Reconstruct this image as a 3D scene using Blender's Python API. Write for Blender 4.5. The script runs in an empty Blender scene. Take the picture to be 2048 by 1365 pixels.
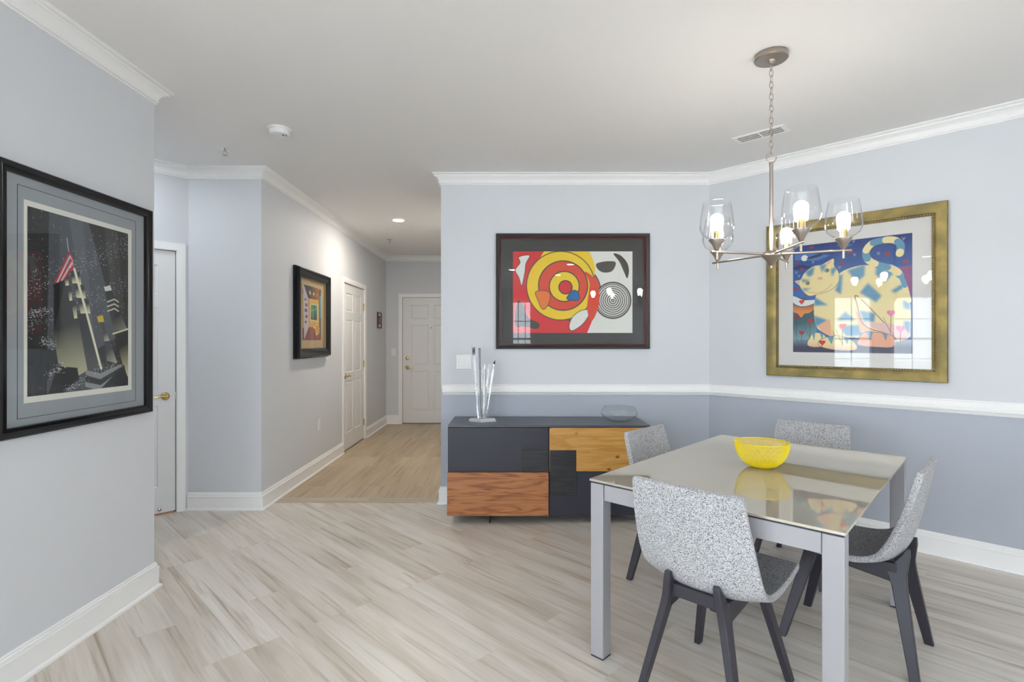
import bpy, bmesh, math, random
import numpy as np
from mathutils import Vector, Matrix

# ------------------------------------------------------------------ camera, sky, window light, exposure
SC = bpy.context.scene
COL = SC.collection
PI = math.pi
ZC, H = 1.35, 2.733                     # eye height, ceiling height
cam_data = bpy.data.cameras.new('camera')
cam_data.lens = 1050.0 / 2048.0 * 36.0
cam_data.sensor_width = 36.0
cam_data.clip_start = 0.02
cam = bpy.data.objects.new('camera', cam_data)
COL.objects.link(cam)
cam.location = (0, 0, ZC)
cam.rotation_euler = (PI / 2, 0, 0)
SC.camera = cam

world = bpy.data.worlds.new('daylight')
SC.world = world
world.use_nodes = True
wb = world.node_tree.nodes['Background']
wb.inputs['Color'].default_value = (0.83, 0.91, 1.0, 1)
wb.inputs['Strength'].default_value = 4.4

SC.view_settings.view_transform = 'Standard'
SC.view_settings.look = 'None'
SC.view_settings.gamma = 1
SC.view_settings.exposure = 1.5
SC.view_settings.use_curve_mapping = False
SC.cycles.use_denoising = True
SC.cycles.max_bounces = 12
SC.cycles.diffuse_bounces = 8
SC.cycles.glossy_bounces = 6
SC.cycles.transparent_max_bounces = 24
SC.cycles.sample_clamp_indirect = 6.0
SC.cycles.caustics_reflective = False
SC.cycles.caustics_refractive = False

sun_d = bpy.data.lights.new('sun', 'SUN')
sun_d.energy = 11.0; sun_d.angle = math.radians(0.6); sun_d.color = (1.0, 0.99, 0.97)
sun = bpy.data.objects.new('sun', sun_d)
COL.objects.link(sun)
sun.rotation_euler = Vector((-0.35, -0.75, -1.0)).to_track_quat('-Z', 'Y').to_euler()

WEST_WINDOWS = [(-3.75, -2.35), (-1.95, -0.55)]              # y ranges on the west wall
REAR_WINDOWS = [(-5.2, -3.2), (-2.75, -0.65), (-0.02, 0.50)]  # x ranges on the rear wall
EAST_FILL_WINDOWS = [(-3.9, -2.5), (-2.2, -1.2)]                   # y ranges on the east wall; unseen windows added to light the left wall
WZ0, WZ1 = 0.45, 2.35

def portal(name, loc, rotz, w, h):
    d = bpy.data.lights.new(name, 'AREA')
    d.shape = 'RECTANGLE'
    d.size, d.size_y = w, h
    d.cycles.is_portal = True
    o = bpy.data.objects.new(name, d)
    COL.objects.link(o)
    o.location = loc
    o.rotation_euler = (PI / 2, 0, rotz)
for (a, b) in WEST_WINDOWS:
    portal('window_portal', (-5.56, (a + b) / 2, (WZ0 + WZ1) / 2), -PI / 2, b - a, WZ1 - WZ0)
for (a, b) in REAR_WINDOWS:
    portal('window_portal', ((a + b) / 2, -4.26, (WZ0 + WZ1) / 2), 0 + 0, b - a, WZ1 - WZ0)
for (a, b) in EAST_FILL_WINDOWS:
    portal('window_portal', (4.36, (a + b) / 2, (WZ0 + WZ1) / 2), PI / 2, b - a, WZ1 - WZ0)
# ------------------------------------------------------------------ materials
def srgb(r, g, b):
    f = lambda c: (c / 255 / 12.92) if c / 255 <= 0.04045 else ((c / 255 + 0.055) / 1.055) ** 2.4
    return (f(r), f(g), f(b), 1)

def mat(name, color, rough=0.5, metal=0.0, **kw):
    m = bpy.data.materials.new(name)
    m.use_nodes = True
    p = m.node_tree.nodes['Principled BSDF']
    p.inputs['Base Color'].default_value = color if len(color) == 4 else (*color, 1)
    p.inputs['Roughness'].default_value = rough
    p.inputs['Metallic'].default_value = metal
    for k, v in kw.items():
        p.inputs[k.replace('_', ' ')].default_value = v
    return m

def nt(m):
    return m.node_tree.nodes, m.node_tree.links, m.node_tree.nodes['Principled BSDF']

def add_bump(m, scale, strength, dist=0.002, detail=2):
    N, L, P = nt(m)
    tc = N.new('ShaderNodeTexCoord')
    nz = N.new('ShaderNodeTexNoise')
    nz.inputs['Scale'].default_value = scale
    nz.inputs['Detail'].default_value = detail
    b = N.new('ShaderNodeBump')
    b.inputs['Strength'].default_value = strength
    b.inputs['Distance'].default_value = dist
    L.new(tc.outputs['Object'], nz.inputs['Vector'])
    L.new(nz.outputs['Fac'], b.inputs['Height'])
    L.new(b.outputs['Normal'], P.inputs['Normal'])
    return m

def emit(name, color, strength):
    m = bpy.data.materials.new(name)
    m.use_nodes = True
    N, L = m.node_tree.nodes, m.node_tree.links
    N.clear()
    e = N.new('ShaderNodeEmission')
    e.inputs['Color'].default_value = (*color, 1)
    e.inputs['Strength'].default_value = strength
    o = N.new('ShaderNodeOutputMaterial')
    L.new(e.outputs[0], o.inputs['Surface'])
    return m

def thin_glass(name, ior=1.5, tint=(1, 1, 1, 1), rough=0.0, boost=1.0):
    m = bpy.data.materials.new(name)
    m.use_nodes = True
    N, L = m.node_tree.nodes, m.node_tree.links
    N.clear()
    t = N.new('ShaderNodeBsdfTransparent'); t.inputs['Color'].default_value = tint
    g = N.new('ShaderNodeBsdfGlossy'); g.inputs['Roughness'].default_value = rough
    # Schlick: F0 + (1 - F0) * (1 - cos)^5, the same from both sides of the pane
    f0 = ((ior - 1) / (ior + 1)) ** 2 * boost
    f = N.new('ShaderNodeLayerWeight'); f.inputs['Blend'].default_value = 0.5
    pw = N.new('ShaderNodeMath'); pw.operation = 'POWER'; pw.inputs[1].default_value = 5.0
    L.new(f.outputs['Facing'], pw.inputs[0])
    mu = N.new('ShaderNodeMath'); mu.operation = 'MULTIPLY_ADD'; mu.use_clamp = True
    mu.inputs[1].default_value = 1 - f0; mu.inputs[2].default_value = f0
    x = N.new('ShaderNodeMixShader')
    o = N.new('ShaderNodeOutputMaterial')
    L.new(pw.outputs[0], mu.inputs[0]); L.new(mu.outputs[0], x.inputs[0])
    L.new(t.outputs[0], x.inputs[1]); L.new(g.outputs[0], x.inputs[2])
    L.new(x.outputs[0], o.inputs['Surface'])
    return m

def ramp(N, stops, interp='LINEAR'):
    r = N.new('ShaderNodeValToRGB')
    r.color_ramp.interpolation = interp
    e = r.color_ramp.elements
    while len(e) < len(stops):
        e.new(0.5)
    for k, (p, c) in enumerate(stops):
        e[k].position = p
        e[k].color = c
    return r

def mixrgb(N, L, fac, a, b, blend='MIX'):
    x = N.new('ShaderNodeMix'); x.data_type = 'RGBA'; x.blend_type = blend
    for s, v in ((x.inputs[0], fac), (x.inputs[6], a), (x.inputs[7], b)):
        if hasattr(v, 'links'): L.new(v, s)
        else: s.default_value = v
    return x.outputs[2]

def plank_material(name, angle, tone=(1, 1, 1)):
    m = mat(name, (0.5, 0.5, 0.5), 0.38)
    N, L, P = nt(m)
    tc = N.new('ShaderNodeTexCoord')
    mp = N.new('ShaderNodeMapping'); mp.inputs['Rotation'].default_value = (0, 0, -angle)
    L.new(tc.outputs['Object'], mp.inputs['Vector'])
    br = N.new('ShaderNodeTexBrick')
    br.inputs['Color1'].default_value = (0, 0, 0, 1); br.inputs['Color2'].default_value = (1, 1, 1, 1)
    br.inputs['Mortar'].default_value = (0.5, 0.5, 0.5, 1)
    br.inputs['Scale'].default_value = 1.0
    br.inputs['Mortar Size'].default_value = 0.0009
    br.inputs['Mortar Smooth'].default_value = 0.0
    br.inputs['Bias'].default_value = 0
    br.inputs['Brick Width'].default_value = 1.22
    br.inputs['Row Height'].default_value = 0.158
    br.offset = 0.37; br.offset_frequency = 3
    L.new(mp.outputs['Vector'], br.inputs['Vector'])
    off = N.new('ShaderNodeCombineXYZ')
    mm = N.new('ShaderNodeMath'); mm.operation = 'MULTIPLY'; mm.inputs[1].default_value = 37.0
    L.new(br.outputs['Color'], mm.inputs[0])
    L.new(mm.outputs[0], off.inputs[2]); L.new(mm.outputs[0], off.inputs[0])
    ad = N.new('ShaderNodeVectorMath'); ad.operation = 'ADD'
    L.new(mp.outputs['Vector'], ad.inputs[0]); L.new(off.outputs[0], ad.inputs[1])
    def streak(sx, sy, detail, dist=0.0, rough=0.6):
        sc = N.new('ShaderNodeVectorMath'); sc.operation = 'MULTIPLY'; sc.inputs[1].default_value = (sx, sy, 1)
        L.new(ad.outputs[0], sc.inputs[0])
        n = N.new('ShaderNodeTexNoise'); n.inputs['Scale'].default_value = 1
        n.inputs['Detail'].default_value = detail; n.inputs['Distortion'].default_value = dist
        n.inputs['Roughness'].default_value = rough
        L.new(sc.outputs[0], n.inputs['Vector'])
        return n.outputs['Fac']
    broad = ramp(N, [(0.30, (0.58*tone[0], 0.510*tone[1], 0.435*tone[2], 1)), (0.50, (0.70*tone[0], 0.64*tone[1], 0.57*tone[2], 1)), (0.66, (0.755*tone[0], 0.715*tone[1], 0.66*tone[2], 1))])
    L.new(streak(0.9, 7.0, 3, 0.4), broad.inputs[0])
    thin = ramp(N, [(0.53, (1, 1, 1, 1)), (0.63, (0.82, 0.795, 0.75, 1)), (0.74, (0.52, 0.48, 0.42, 1))])
    L.new(streak(1.1, 26.0, 4, 0.6), thin.inputs[0])
    fine = ramp(N, [(0.3, (0.90, 0.90, 0.90, 1)), (0.7, (1, 1, 1, 1))])
    L.new(streak(3.0, 110.0, 2), fine.inputs[0])
    var = ramp(N, [(0.0, (0.95, 0.945, 0.935, 1)), (1.0, (1.03, 1.03, 1.03, 1))])
    L.new(br.outputs['Color'], var.inputs[0])
    c = mixrgb(N, L, 1.0, broad.outputs[0], thin.outputs[0], 'MULTIPLY')
    c = mixrgb(N, L, 1.0, c, fine.outputs[0], 'MULTIPLY')
    c = mixrgb(N, L, 1.0, c, var.outputs[0], 'MULTIPLY')
    seam = mixrgb(N, L, br.outputs['Fac'], (1, 1, 1, 1), (0.86, 0.85, 0.82, 1))
    c = mixrgb(N, L, 1.0, c, seam, 'MULTIPLY')
    L.new(c, P.inputs['Base Color'])
    return m

def wood_material(name, dark, mid, light, sx=1.2, sz=14.0, rough=0.35, knots=False):
    m = mat(name, mid, rough)
    N, L, P = nt(m)
    tc = N.new('ShaderNodeTexCoord')
    sc = N.new('ShaderNodeVectorMath'); sc.operation = 'MULTIPLY'; sc.inputs[1].default_value = (sx, 1, sz)
    L.new(tc.outputs['Object'], sc.inputs[0])
    n1 = N.new('ShaderNodeTexNoise'); n1.inputs['Scale'].default_value = 1.0; n1.inputs['Detail'].default_value = 2
    n1.inputs['Distortion'].default_value = 1.2
    L.new(sc.outputs[0], n1.inputs['Vector'])
    w = N.new('ShaderNodeMath'); w.operation = 'MULTIPLY'; w.inputs[1].default_value = 9.0
    L.new(n1.outputs['Fac'], w.inputs[0])
    fr = N.new('ShaderNodeMath'); fr.operation = 'PINGPONG'; fr.inputs[1].default_value = 1.0
    L.new(w.outputs[0], fr.inputs[0])
    r = ramp(N, [(0.0, dark), (0.35, mid), (1.0, light)])
    L.new(fr.outputs[0], r.inputs[0])
    s2 = N.new('ShaderNodeVectorMath'); s2.operation = 'MULTIPLY'; s2.inputs[1].default_value = (6, 1, 180)
    L.new(tc.outputs['Object'], s2.inputs[0])
    n2 = N.new('ShaderNodeTexNoise'); n2.inputs['Scale'].default_value = 1; n2.inputs['Detail'].default_value = 2
    L.new(s2.outputs[0], n2.inputs['Vector'])
    f2 = ramp(N, [(0.3, (0.82, 0.80, 0.78, 1)), (0.65, (1, 1, 1, 1))])
    L.new(n2.outputs['Fac'], f2.inputs[0])
    c = mixrgb(N, L, 1.0, r.outputs[0], f2.outputs[0], 'MULTIPLY')
    if knots:
        v = N.new('ShaderNodeTexVoronoi'); v.inputs['Scale'].default_value = 1
        s3 = N.new('ShaderNodeVectorMath'); s3.operation = 'MULTIPLY'; s3.inputs[1].default_value = (8.0, 0.2, 11)
        L.new(tc.outputs['Object'], s3.inputs[0])
        nn = N.new('ShaderNodeTexNoise'); nn.inputs['Scale'].default_value = 30
        L.new(tc.outputs['Object'], nn.inputs['Vector'])
        aa = N.new('ShaderNodeVectorMath'); aa.operation = 'MULTIPLY_ADD'
        aa.inputs[1].default_value = (0.25, 0.25, 0.25)
        L.new(nn.outputs['Color'], aa.inputs[0]); L.new(s3.outputs[0], aa.inputs[2])
        L.new(aa.outputs[0], v.inputs['Vector'])
        kr = ramp(N, [(0.05, (0.28, 0.18, 0.10, 1)), (0.17, (1, 1, 1, 1))])
        L.new(v.outputs['Distance'], kr.inputs[0])
        c = mixrgb(N, L, 1.0, c, kr.outputs[0], 'MULTIPLY')
    L.new(c, P.inputs['Base Color'])
    return m

def fabric_material(name):
    m = mat(name, (0.5, 0.5, 0.5), 0.9)
    N, L, P = nt(m)
    tc = N.new('ShaderNodeTexCoord')
    sc = N.new('ShaderNodeVectorMath'); sc.operation = 'MULTIPLY'; sc.inputs[1].default_value = (1.0, 1.6, 1.6)
    L.new(tc.outputs['Object'], sc.inputs[0])
    n = N.new('ShaderNodeTexNoise'); n.inputs['Scale'].default_value = 280; n.inputs['Detail'].default_value = 1.5
    n.inputs['Distortion'].default_value = 0.8
    L.new(sc.outputs[0], n.inputs['Vector'])
    r = ramp(N, [(0.37, (0.045, 0.045, 0.055, 1)), (0.455, (0.35, 0.35, 0.365, 1)), (0.59, (0.62, 0.62, 0.625, 1))])
    L.new(n.outputs['Fac'], r.inputs[0])
    L.new(r.outputs[0], P.inputs['Base Color'])
    b = N.new('ShaderNodeBump'); b.inputs['Strength'].default_value = 0.5; b.inputs['Distance'].default_value = 0.0015
    L.new(n.outputs['Fac'], b.inputs['Height']); L.new(b.outputs['Normal'], P.inputs['Normal'])
    return m

M = {}
M['wall'] = add_bump(mat('wall_paint', (0.645, 0.662, 0.69), 0.6), 350, 0.05)
M['wall_low'] = add_bump(mat('wainscot_paint', (0.425, 0.455, 0.515), 0.6), 350, 0.05)
M['ceil'] = add_bump(mat('ceiling_paint', (0.80, 0.79, 0.78), 0.85), 300, 0.05)
M['trim'] = mat('trim_paint', (0.86, 0.86, 0.85), 0.35)
M['door'] = mat('door_paint', (0.76, 0.765, 0.765), 0.4)
M['floor'] = plank_material('vinyl_plank', -PI / 4)
M['floor_hall'] = plank_material('vinyl_plank_hall_warmlit', PI / 2, (0.74, 0.635, 0.48))  # same planks, tinted for the warm lamplight in the hall
M['floor_strip'] = plank_material('vinyl_plank_strip', 0.0, (0.78, 0.73, 0.63))
M['brass'] = mat('brass', (0.62, 0.47, 0.20), 0.22, 1.0)
M['nickel'] = mat('brushed_nickel', (0.43, 0.375, 0.33), 0.30, 1.0)
M['chrome'] = mat('chrome', (0.8, 0.8, 0.8), 0.1, 1.0)
M['plastic'] = mat('white_plastic', (0.80, 0.80, 0.80), 0.35)
M['dark'] = mat('dark_gap', (0.02, 0.02, 0.02), 0.8)
M['graphite'] = mat('graphite_lacquer', (0.031, 0.031, 0.043), 0.42, Specular_IOR_Level=0.4)
M['graphite_top'] = mat('graphite_top', (0.068, 0.074, 0.088), 0.30)
M['black_oak'] = wood_material('black_oak', (0.010, 0.010, 0.013, 1), (0.018, 0.018, 0.022, 1), (0.026, 0.026, 0.03, 1), 1.5, 22, 0.45)
M['walnut'] = wood_material('walnut', srgb(134, 80, 46), srgb(166, 106, 62), srgb(180, 120, 76), 1.6, 13)
M['oak'] = wood_material('knotty_oak', srgb(186, 134, 60), srgb(198, 146, 72), srgb(206, 156, 84), 1.4, 8, 0.4, True)
M['metal_leg'] = mat('lacquered_metal_grey', (0.37, 0.365, 0.38), 0.42, 0.2)
M['glass_top'] = mat('beige_back_painted_glass', (0.41, 0.375, 0.315), 0.0, 0.0, IOR=3.4)
M['glass_top'].node_tree.nodes['Principled BSDF'].inputs['Specular Tint'].default_value = (1.0, 0.955, 0.88, 1)
M['fabric'] = fabric_material('speckled_boucle')
M['chair_wood'] = mat('dark_stained_wood', (0.030, 0.028, 0.038), 0.42)
M['yellow'] = mat('yellow_enamel', (0.90, 0.72, 0.01), 0.35)
M['crystal'] = mat('crystal', (1, 1, 1), 0.0, 0.0, IOR=1.33, Transmission_Weight=1.0)
M['crystal_base'] = mat('crystal_base', (0.92, 0.93, 0.95), 0.03, 0.0, IOR=1.5, Transmission_Weight=0.45)  # partly diffuse white, standing in for caustic light in the crystal
M['clear'] = thin_glass('clear_glass', 1.5, (0.98, 0.99, 0.99, 1), 0.0, 1.2)
M['shade'] = thin_glass('shade_glass', 1.35, (0.985, 0.985, 0.985, 1), 0.0, 1.0)
M['pic_glass'] = thin_glass('picture_glass', 1.5, (0.97, 0.98, 0.98, 1), 0.0, 0.6)
M['pane'] = thin_glass('window_glass', 1.3, (0.97, 0.98, 0.98, 1))
M['black_frame'] = mat('black_lacquer_frame', (0.008, 0.008, 0.009), 0.16, Specular_IOR_Level=0.32)
M['black_satin'] = mat('black_satin_frame', (0.012, 0.011, 0.011), 0.32, Specular_IOR_Level=0.3)
M['red_line'] = mat('dark_red_lacquer', (0.20, 0.02, 0.02), 0.3)
M['mat_grey'] = mat('grey_blue_mat_board', srgb(160, 164, 168), 0.8)
M['mat_dark'] = mat('dark_brown_mat_board', (0.042, 0.037, 0.034), 0.7)
M['mat_cream'] = mat('cream_mat_board', srgb(226, 220, 216), 0.8)
M['mat_tan'] = mat('tan_mat_board', srgb(208, 176, 124), 0.8)
M['mat_white'] = mat('white_mat_board', srgb(236, 232, 222), 0.8)
M['bulb'] = emit('bulb_glow', (1.0, 0.93, 0.83), 26)
M['bulb_glass'] = thin_glass('bulb_glass', 1.3)
M['led'] = emit('led_lens', (1.0, 0.90, 0.77), 240)
M['led_cool'] = emit('led_lens_cool', (0.88, 0.94, 1.0), 75)
M['rust'] = mat('brown_wood_frame', (0.10, 0.035, 0.02), 0.35)
M['orange_glow'] = mat('orange_door_gap_light', (0.55, 0.26, 0.09), 0.4)  # painted orange for the light in the gap below the door
gm = mat('gold_leaf_frame', (0.45, 0.32, 0.10), 0.42, 0.6)
add_bump(gm, 26, 0.25, 0.004, 4)
N_, L_, P_ = nt(gm)
_tc = N_.new('ShaderNodeTexCoord'); _n = N_.new('ShaderNodeTexNoise'); _n.inputs['Scale'].default_value = 9; _n.inputs['Detail'].default_value = 6
L_.new(_tc.outputs['Object'], _n.inputs['Vector'])
_r = ramp(N_, [(0.35, (0.15, 0.12, 0.045, 1)), (0.55, (0.23, 0.17, 0.055, 1)), (0.72, (0.31, 0.23, 0.08, 1))])
L_.new(_n.outputs['Fac'], _r.inputs[0]); L_.new(_r.outputs[0], P_.inputs['Base Color'])
M['gold'] = gm
M['bead'] = mat('bead_gilt', (0.34, 0.27, 0.16), 0.35, 0.7)
M['ground'] = mat('bounce_ground', (0.49, 0.51, 0.53), 0.9)  # pale tone picked to bounce daylight up to the ceiling
M['leaf'] = mat('foliage', (0.10, 0.20, 0.05), 0.7)
M['bark'] = mat('bark', (0.12, 0.08, 0.05), 0.8)
pm = mat('printed_artwork', (0.5, 0.5, 0.5), 0.6)
N_, L_, P_ = nt(pm)
_a = N_.new('ShaderNodeAttribute'); _a.attribute_name = 'ink'
L_.new(_a.outputs['Color'], P_.inputs['Base Color'])
M['print'] = pm

# ------------------------------------------------------------------ mesh helpers
def box(bm, x0, x1, y0, y1, z0, z1, mi=0):
    v = [bm.verts.new(p) for p in ((x0,y0,z0),(x1,y0,z0),(x1,y1,z0),(x0,y1,z0),(x0,y0,z1),(x1,y0,z1),(x1,y1,z1),(x0,y1,z1))]
    for q in ((0,3,2,1),(4,5,6,7),(0,1,5,4),(1,2,6,5),(2,3,7,6),(3,0,4,7)):
        bm.faces.new([v[i] for i in q]).material_index = mi

def prism(bm, poly, z0, z1, mi=0):
    a = [bm.verts.new((x, y, z0)) for x, y in poly]
    b = [bm.verts.new((x, y, z1)) for x, y in poly]
    n = len(poly)
    bm.faces.new(a[::-1]).material_index = mi
    bm.faces.new(b).material_index = mi
    for i in range(n):
        bm.faces.new((a[i], a[(i+1) % n], b[(i+1) % n], b[i])).material_index = mi

def lathe(bm, prof, c=(0, 0, 0), n=32, mi=0):
    """profile of (radius, z); a radius of 0 closes to a point"""
    rings = []
    for r, z in prof:
        if r < 1e-6:
            rings.append([bm.verts.new((c[0], c[1], c[2] + z))])
        else:
            rings.append([bm.verts.new((c[0] + r*math.cos(2*PI*k/n), c[1] + r*math.sin(2*PI*k/n), c[2] + z)) for k in range(n)])
    for A, B in zip(rings, rings[1:]):
        for k in range(n):
            k2 = (k + 1) % n
            if len(A) == 1 and len(B) == 1: continue
            if len(A) == 1: f = (A[0], B[k], B[k2])
            elif len(B) == 1: f = (A[k], A[k2], B[0])
            else: f = (A[k], A[k2], B[k2], B[k])
            bm.faces.new(f).material_index = mi

def tube(bm, pts, r, n=10, closed=False, mi=0, caps=True):
    pts = [Vector(p) for p in pts]
    m = len(pts)
    rings = []
    up = None
    for i, p in enumerate(pts):
        if closed: d = pts[(i+1) % m] - pts[i-1]
        else: d = pts[min(i+1, m-1)] - pts[max(i-1, 0)]
        d.normalize()
        if up is None:
            up = Vector((0, 0, 1)) if abs(d.z) < 0.9 else Vector((1, 0, 0))
        a = d.cross(up).normalized(); b = d.cross(a).normalized(); up = b.cross(d).normalized() if False else up - d * up.dot(d); up.normalize()
        rr = r[i] if isinstance(r, (list, tuple)) else r
        rings.append([bm.verts.new(p + rr*(math.cos(2*PI*k/n)*a + math.sin(2*PI*k/n)*b)) for k in range(n)])
    for i in range(m if closed else m-1):
        A, B = rings[i], rings[(i+1) % m]
        for k in range(n):
            bm.faces.new((A[k], A[(k+1) % n], B[(k+1) % n], B[k])).material_index = mi
    if not closed and caps:
        bm.faces.new(rings[0][::-1]).material_index = mi
        bm.faces.new(rings[-1]).material_index = mi

def loft(bm, st, mi=0):
    """stations (center, half x, half y): horizontal rectangles joined upward or downward"""
    R = []
    for (c, hx, hy) in st:
        R.append([bm.verts.new((c[0]+sx*hx, c[1]+sy*hy, c[2])) for sx, sy in ((-1,-1),(1,-1),(1,1),(-1,1))])
    for A, B in zip(R, R[1:]):
        for k in range(4):
            bm.faces.new((A[k], A[(k+1) % 4], B[(k+1) % 4], B[k])).material_index = mi
    bm.faces.new(R[0][::-1]).material_index = mi
    bm.faces.new(R[-1]).material_index = mi

def sweep(bm, path, prof, closed=False, mi=0, plane='xy'):
    """profile (d, h): d into the room, on the right of the path; h vertical. Mitred corners."""
    P = [Vector(p) for p in path]
    n = len(P)
    rings = []
    for i in range(n):
        d0 = (P[i] - P[i-1]).normalized() if (closed or i > 0) else None
        d1 = (P[(i+1) % n] - P[i]).normalized() if (closed or i < n-1) else None
        if d0 is None: d0 = d1
        if d1 is None: d1 = d0
        n0 = Vector((d0.y, -d0.x)); n1 = Vector((d1.y, -d1.x))
        mdir = (n0 + n1).normalized()
        k = 1.0 / max(0.2, mdir.dot(n0))
        ring = []
        for d, h in prof:
            q = P[i] + mdir * d * k
            ring.append(bm.verts.new((q.x, q.y, h) if plane == 'xy' else (q.x, h, q.y)))
        rings.append(ring)
    m = len(prof)
    for i in range(n if closed else n-1):
        A, B = rings[i], rings[(i+1) % n]
        for k in range(m):
            bm.faces.new((A[k], A[(k+1) % m], B[(k+1) % m], B[k])).material_index = mi
    if not closed:
        bm.faces.new(rings[0][::-1]).material_index = mi
        bm.faces.new(rings[-1]).material_index = mi

def obj(name, bm, m, parent=None, smooth=None, bevel=0, loc=None, rotz=None, seg=2):
    bmesh.ops.recalc_face_normals(bm, faces=bm.faces[:])
    me = bpy.data.meshes.new(name)
    bm.to_mesh(me); bm.free()
    for x in (m if isinstance(m, (list, tuple)) else [m]):
        me.materials.append(x)
    if smooth:
        me.polygons.foreach_set('use_smooth', [True]*len(me.polygons))
        me.set_sharp_from_angle(angle=math.radians(smooth))
    o = bpy.data.objects.new(name, me)
    COL.objects.link(o)
    if parent: o.parent = parent
    if loc: o.location = loc
    if rotz is not None: o.rotation_euler = (0, 0, rotz)
    if bevel:
        b = o.modifiers.new('bevel', 'BEVEL'); b.width = bevel; b.segments = seg; b.limit_method = 'ANGLE'
        if not smooth:
            me.polygons.foreach_set('use_smooth', [True]*len(me.polygons))
            me.set_sharp_from_angle(angle=math.radians(50))
    return o

def B(): return bmesh.new()

def tag(o, label, cat, group=None):
    o['label'] = label; o['category'] = cat
    if group: o['group'] = group
    return o

def thing(name, label, cat, loc=(0, 0, 0), rotz=0, group=None):
    o = bpy.data.objects.new(name, None)
    o.empty_display_size = 0.1
    COL.objects.link(o)
    o.location = loc; o.rotation_euler = (0, 0, rotz)
    return tag(o, label, cat, group)

def struct(name, bm, m, label=None, parent=None, **kw):
    o = obj(name, bm, m, parent, **kw)
    if parent is None:
        o['kind'] = 'structure'
        if label: o['label'] = label
    return o

def copy_tree(o, parent=None):
    c = o.copy(); COL.objects.link(c)
    if parent: c.parent = parent
    for ch in list(o.children): copy_tree(ch, c)
    return c

# ------------------------------------------------------------------ the room
A0 = (-0.59, 8.55); A1 = (-0.59, 4.36); A2 = (1.636, 4.36); A3 = (4.30, 1.696); A4 = (4.30, -4.2)
B0 = (-3.918, 2.87); B1 = (-2.588, 4.20); B2 = (-2.005, 4.20); B3 = (-2.05, 8.55)
C0 = (-5.5, 1.1); C1 = (-1.956, 1.1); C2 = (-1.956, 2.87)
D1 = (-5.5, -4.2)
RAIL = 0.95

def wall(name, p0, p1, th=0.12, openings=(), low=False, label=None, ext=(0, 0)):
    p0 = Vector(p0); p1 = Vector(p1)
    Ln = (p1 - p0).length
    d = (p1 - p0) / Ln
    bm = B()
    def slab(s0, s1, z0, z1):
        if s1 - s0 < 1e-4 or z1 - z0 < 1e-4: return
        if low and z0 < RAIL < z1:
            box(bm, s0, s1, 0, th, z0, RAIL, 1); box(bm, s0, s1, 0, th, RAIL, z1, 0)
        else:
            box(bm, s0, s1, 0, th, z0, z1, 0)
    s = -ext[0]
    for (a, b, z0, z1) in sorted(openings):
        slab(s, a, 0, H)
        slab(a, b, 0, z0)
        slab(a, b, z1, H)
        s = b
    slab(s, Ln + ext[1], 0, H)
    o = struct(name, bm, [M['wall'], M['wall_low']], label)
    o.location = (p0.x, p0.y, 0)
    o.rotation_euler = (0, 0, math.atan2(d.y, d.x))
    return o

# floor, hall floor, strip, ceiling
bm = B(); box(bm, -5.62, 4.42, -4.32, 4.375, -0.1, 0); struct('floor', bm, M['floor'], 'pale grey washed oak plank floor laid on the diagonal')
bm = B(); box(bm, -2.2, -0.5, 4.51, 8.7, -0.1, 0); struct('floor_hall', bm, M['floor_hall'], 'plank floor of the hallway running lengthwise')
bm = B(); box(bm, -2.2, -0.5, 4.375, 4.51, -0.1, 0.0015); struct('trim_floor_strip', bm, M['floor_strip'], 'plank laid across the hallway mouth')
bm = B(); box(bm, -5.62, 4.42, -4.32, 8.7, H, H + 0.1); struct('ceiling', bm, M['ceil'], 'plain off white ceiling')

DZ = 2.06
# walls
wall('wall_back', A1, A2, 0.12, low=True, label='dining wall in two greys above the sideboard')
wall('wall_hall_right', A0, (A1[0], A1[1] + 0.12), 0.12)
wall('wall_right', A2, A3, 0.12, low=True, ext=(0.0, 0.05), label='diagonal dining wall in two greys')
wall('wall_east', A3, A4, 0.12, [(A3[1] - b, A3[1] - a, WZ0, WZ1) for a, b in EAST_FILL_WINDOWS])
D1_S = (0.09, 0.90)       # door openings, distances along their walls
D1_len = math.hypot(B1[0]-B0[0], B1[1]-B0[1])
d1o = (D1_len - 0.09 - 0.81, D1_len - 0.085)
wall('wall_niche', B0, B1, 0.12, [(d1o[0], d1o[1], 0, DZ)])
wall('wall_column', B1, B2, 0.12)
hall_dir = Vector((B3[0]-B2[0], B3[1]-B2[1])); hall_len = hall_dir.length
def hall_s(px):           # distance along the hall wall seen at a bearing
    r = (px - 1024) / 1050.0
    # x = B2x + s*dx ; y = B2y + s*dy ; x = r*y
    dx, dy = hall_dir.normalized()
    return (r*B2[1] - B2[0]) / (dx - r*dy)
d2o = (hall_s(687.5), hall_s(728.5))
wall('wall_hall_left', B2, B3, 0.12, [(d2o[0], d2o[1], 0, DZ)])
d3o = (0.265, 0.265 + 0.93)
wall('wall_hall_end', B3, A0, 0.12, [(d3o[0], d3o[1], 0, DZ)], ext=(0.1, 0.1))
# the block that carries the big framed print
bm = B(); prism(bm, [C0, C1, C2, (-5.5, 2.87)], 0, H); struct('wall_left', bm, M['wall'], 'pale grey wall carrying the tall tower print')
yo = lambda a, b: (a + 4.2, b + 4.2, WZ0, WZ1)
wall('wall_west', D1, C0, 0.12, [yo(a, b) for a, b in WEST_WINDOWS], ext=(0.1, 0.1))
wall('wall_rear', A4, D1, 0.12, [(4.30 - b, 4.30 - a, WZ0, WZ1) for a, b in REAR_WINDOWS], ext=(0.1, 0.1))

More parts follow.
